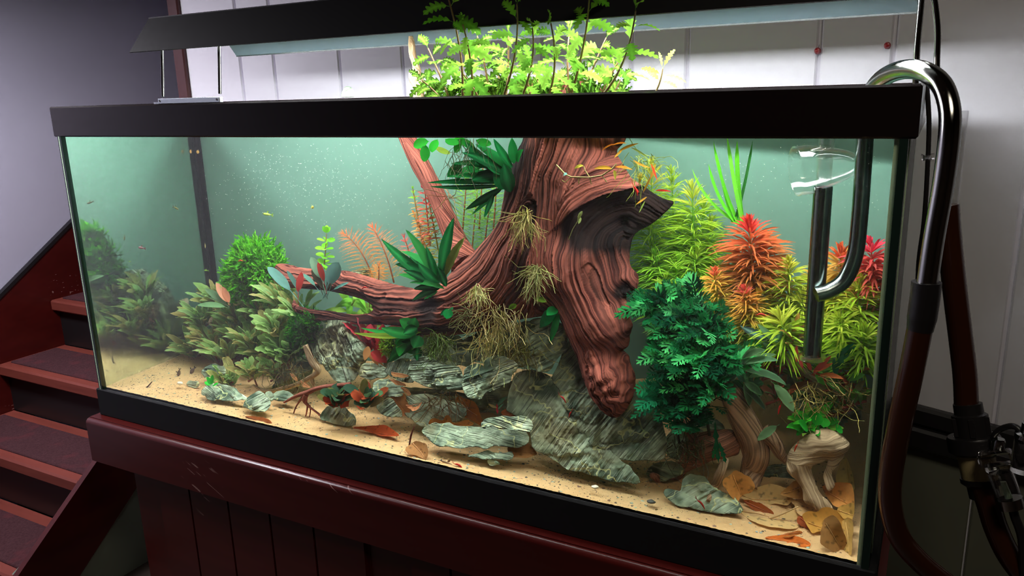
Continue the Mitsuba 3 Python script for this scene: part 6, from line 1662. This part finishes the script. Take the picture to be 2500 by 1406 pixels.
fish('slim grey fish with red marks on the front sand by the glass', 1092, 1130, 0.02, 0.040, (-1, 0.25), C(150, 120, 96), C(190, 160, 130), 0.16)


def shrimp(label, u, v, y, L, dirn, col=C(200, 40, 30)):
    key = thing('shrimp', label, 'shrimp')
    c = at(u, v, y)
    d = np.array([dirn[0], -0.1, dirn[1]], float)
    d /= np.linalg.norm(d)
    upv = np.array([0, 0, 1.0])
    s = np.linspace(0, 1, 12)
    P = c + d * L * (0.5 - s)[:, None] + upv * (L * 0.18 * np.sin(np.pi * s))[:, None]
    r = L * 0.10 * np.sin(np.pi * np.clip(0.1 + s * 0.85, 0, 1)) ** 0.6
    V, F = tube(P, r, 8)
    put(key, 'body', (V, F), 'm_flat', True, color=np.tile(col, (len(V), 1)))
    for k in range(4):
        p = P[3 + k]
        stempart(key, [p, p - upv * L * 0.16 + d * L * 0.05], 0.0004, col * 0.8, 4, 'leg')
    for g in (-1, 1):
        stempart(key, [P[0], P[0] + d * L * 0.4 + upv * L * (0.1 + 0.1 * g)], 0.0003, col * 0.8, 4, 'feeler')
    return key


shrimp('red shrimp sitting on the moss mound', 587, 638, 0.115, 0.016, (1, 0.2), C(220, 80, 30))
shrimp('red shrimp inside the slot of the left arm', 890, 704, 0.125, 0.016, (1, 0.3))
shrimp('small red shrimp climbing the wide leaning boulder', 1375, 975, 0.07, 0.016, (-0.7, 0.8), C(170, 40, 40))
shrimp('small red shrimp on the wide leaning boulder, below the other', 1392, 1012, 0.07, 0.014, (0.4, 0.8), C(190, 40, 40))
shrimp('red shrimp on the sand before the layered slate', 1120, 1138, 0.018, 0.018, (-1, 0.4))
shrimp('red shrimp hanging in the plant above the upright log', 1903, 1000, 0.12, 0.018, (0.2, 1), C(226, 40, 30))
shrimp('orange red shrimp on the bleached arched driftwood', 1943, 1094, 0.09, 0.014, (0.3, 1), C(200, 70, 40))
shrimp('red shrimp among the yellow green stems left of the intake pipe', 1858, 770, 0.15, 0.016, (1, 0.1), C(220, 50, 30))
shrimp('red shrimp on the craggy pale green stone', 1712, 1232, 0.03, 0.018, (-0.6, 0.7), C(150, 40, 30))
shrimp('red shrimp beside the tip of the shoulder of the trunk', 1552, 466, 0.12, 0.018, (-0.4, 0.9))
for (u, v, lab) in ((464, 370, 'tiny tan snail on the back corner seam, the one nearer the left pane'), (483, 371, 'tiny tan snail on the back corner seam, on the back pane side')):
    c_ = at(u, v, 0.365)
    k = thing('snail', lab, 'snail')
    m = trimesh.creation.icosphere(2, 0.0042)
    m.vertices = m.vertices * [1, 0.8, 1.15] + c_
    put(k, 'shell', m, 'm_flat', True, color=np.tile(C(214, 170, 90), (len(m.vertices), 1)))
    m = trimesh.creation.icosphere(1, 0.0026)
    m.vertices = m.vertices * [0.6, 0.5, 1.6] + c_ + [0, 0.002, 0.003]
    put(k, 'foot', m, 'm_flat', True, color=np.tile(C(120, 100, 70), (len(m.vertices), 1)))
# white snail shells, pebbles
for (u, v, y, s_, lab) in ((614, 1024, 0.02, 0.006, 'white shell bit on the front sand at the left'), (440, 935, 0.075, 0.006, 'flat pale pebble on the bare sand at the left'), (1453, 1188, 0.03, 0.0045, 'small white pebble on the sand before the largest boulder'), (1590, 1305, 0.006, 0.004, 'dark grain of gravel by the front glass'), (1590, 1224, 0.03, 0.005, 'dark pebble on the open sand')):
    m = trimesh.creation.icosphere(2, s_)
    m.vertices = m.vertices * [1.5, 1, 0.6] * (0.8 + 0.4 * meshkit.noise(m.vertices * 300 + u, 3))[:, None] + at(u, v, y)
    cc = C(226, 220, 190) if 'dark' not in lab else C(60, 60, 48)
    single('pebble', lab, 'pebble', m, 'm_flat', True, color=np.tile(cc, (len(m.vertices), 1)))
# fine particles in the water
parts = []
ico = trimesh.creation.icosphere(0)
for _ in range(900):
    u, v = rng.normal(740, 140), rng.normal(460, 75)
    if not (500 < u < 1000 and 350 < v < 640):
        u, v = rng.uniform(1700, 2150), rng.uniform(350, 520)
    p = at(u, v, rng.uniform(0.1, 0.35))
    parts.append((ico.vertices * rng.uniform(0.0003, 0.0008) + p, ico.faces, pack(np.tile(C(236, 244, 226), (len(ico.vertices), 1)))))
m, K = join(parts)
single('floating_particles', 'tiny pale particles drifting in the open water', 'particles', m, 'm_flat', False, color=K, kind='stuff')
# small litter on the sand: gravel crumbs
parts = []
for _ in range(1500):
    x, y = rng.uniform(WX0 + 0.05, WX1 - 0.02), rng.uniform(0.012, 0.16) ** 1.0
    z = float(sandz(x, y))
    r_ = rng.uniform(0.0006, 0.0020) * (0.5 + rng.random())
    v_ = ico.vertices * (1 + rng.normal(0, 0.25, ico.vertices.shape)) * [1.3, 1, 0.6] * r_ + [x, y, z]
    parts.append((v_, ico.faces, pack(np.tile(jit([C(120, 92, 64), C(196, 166, 124), C(80, 70, 54), C(150, 160, 140)][rng.integers(4)], 0.2), (len(v_), 1)))))
m, K = join(parts)
single('gravel', 'scattered crumbs of gravel on the front sand', 'gravel', m, 'm_flat', False, color=K, kind='stuff')
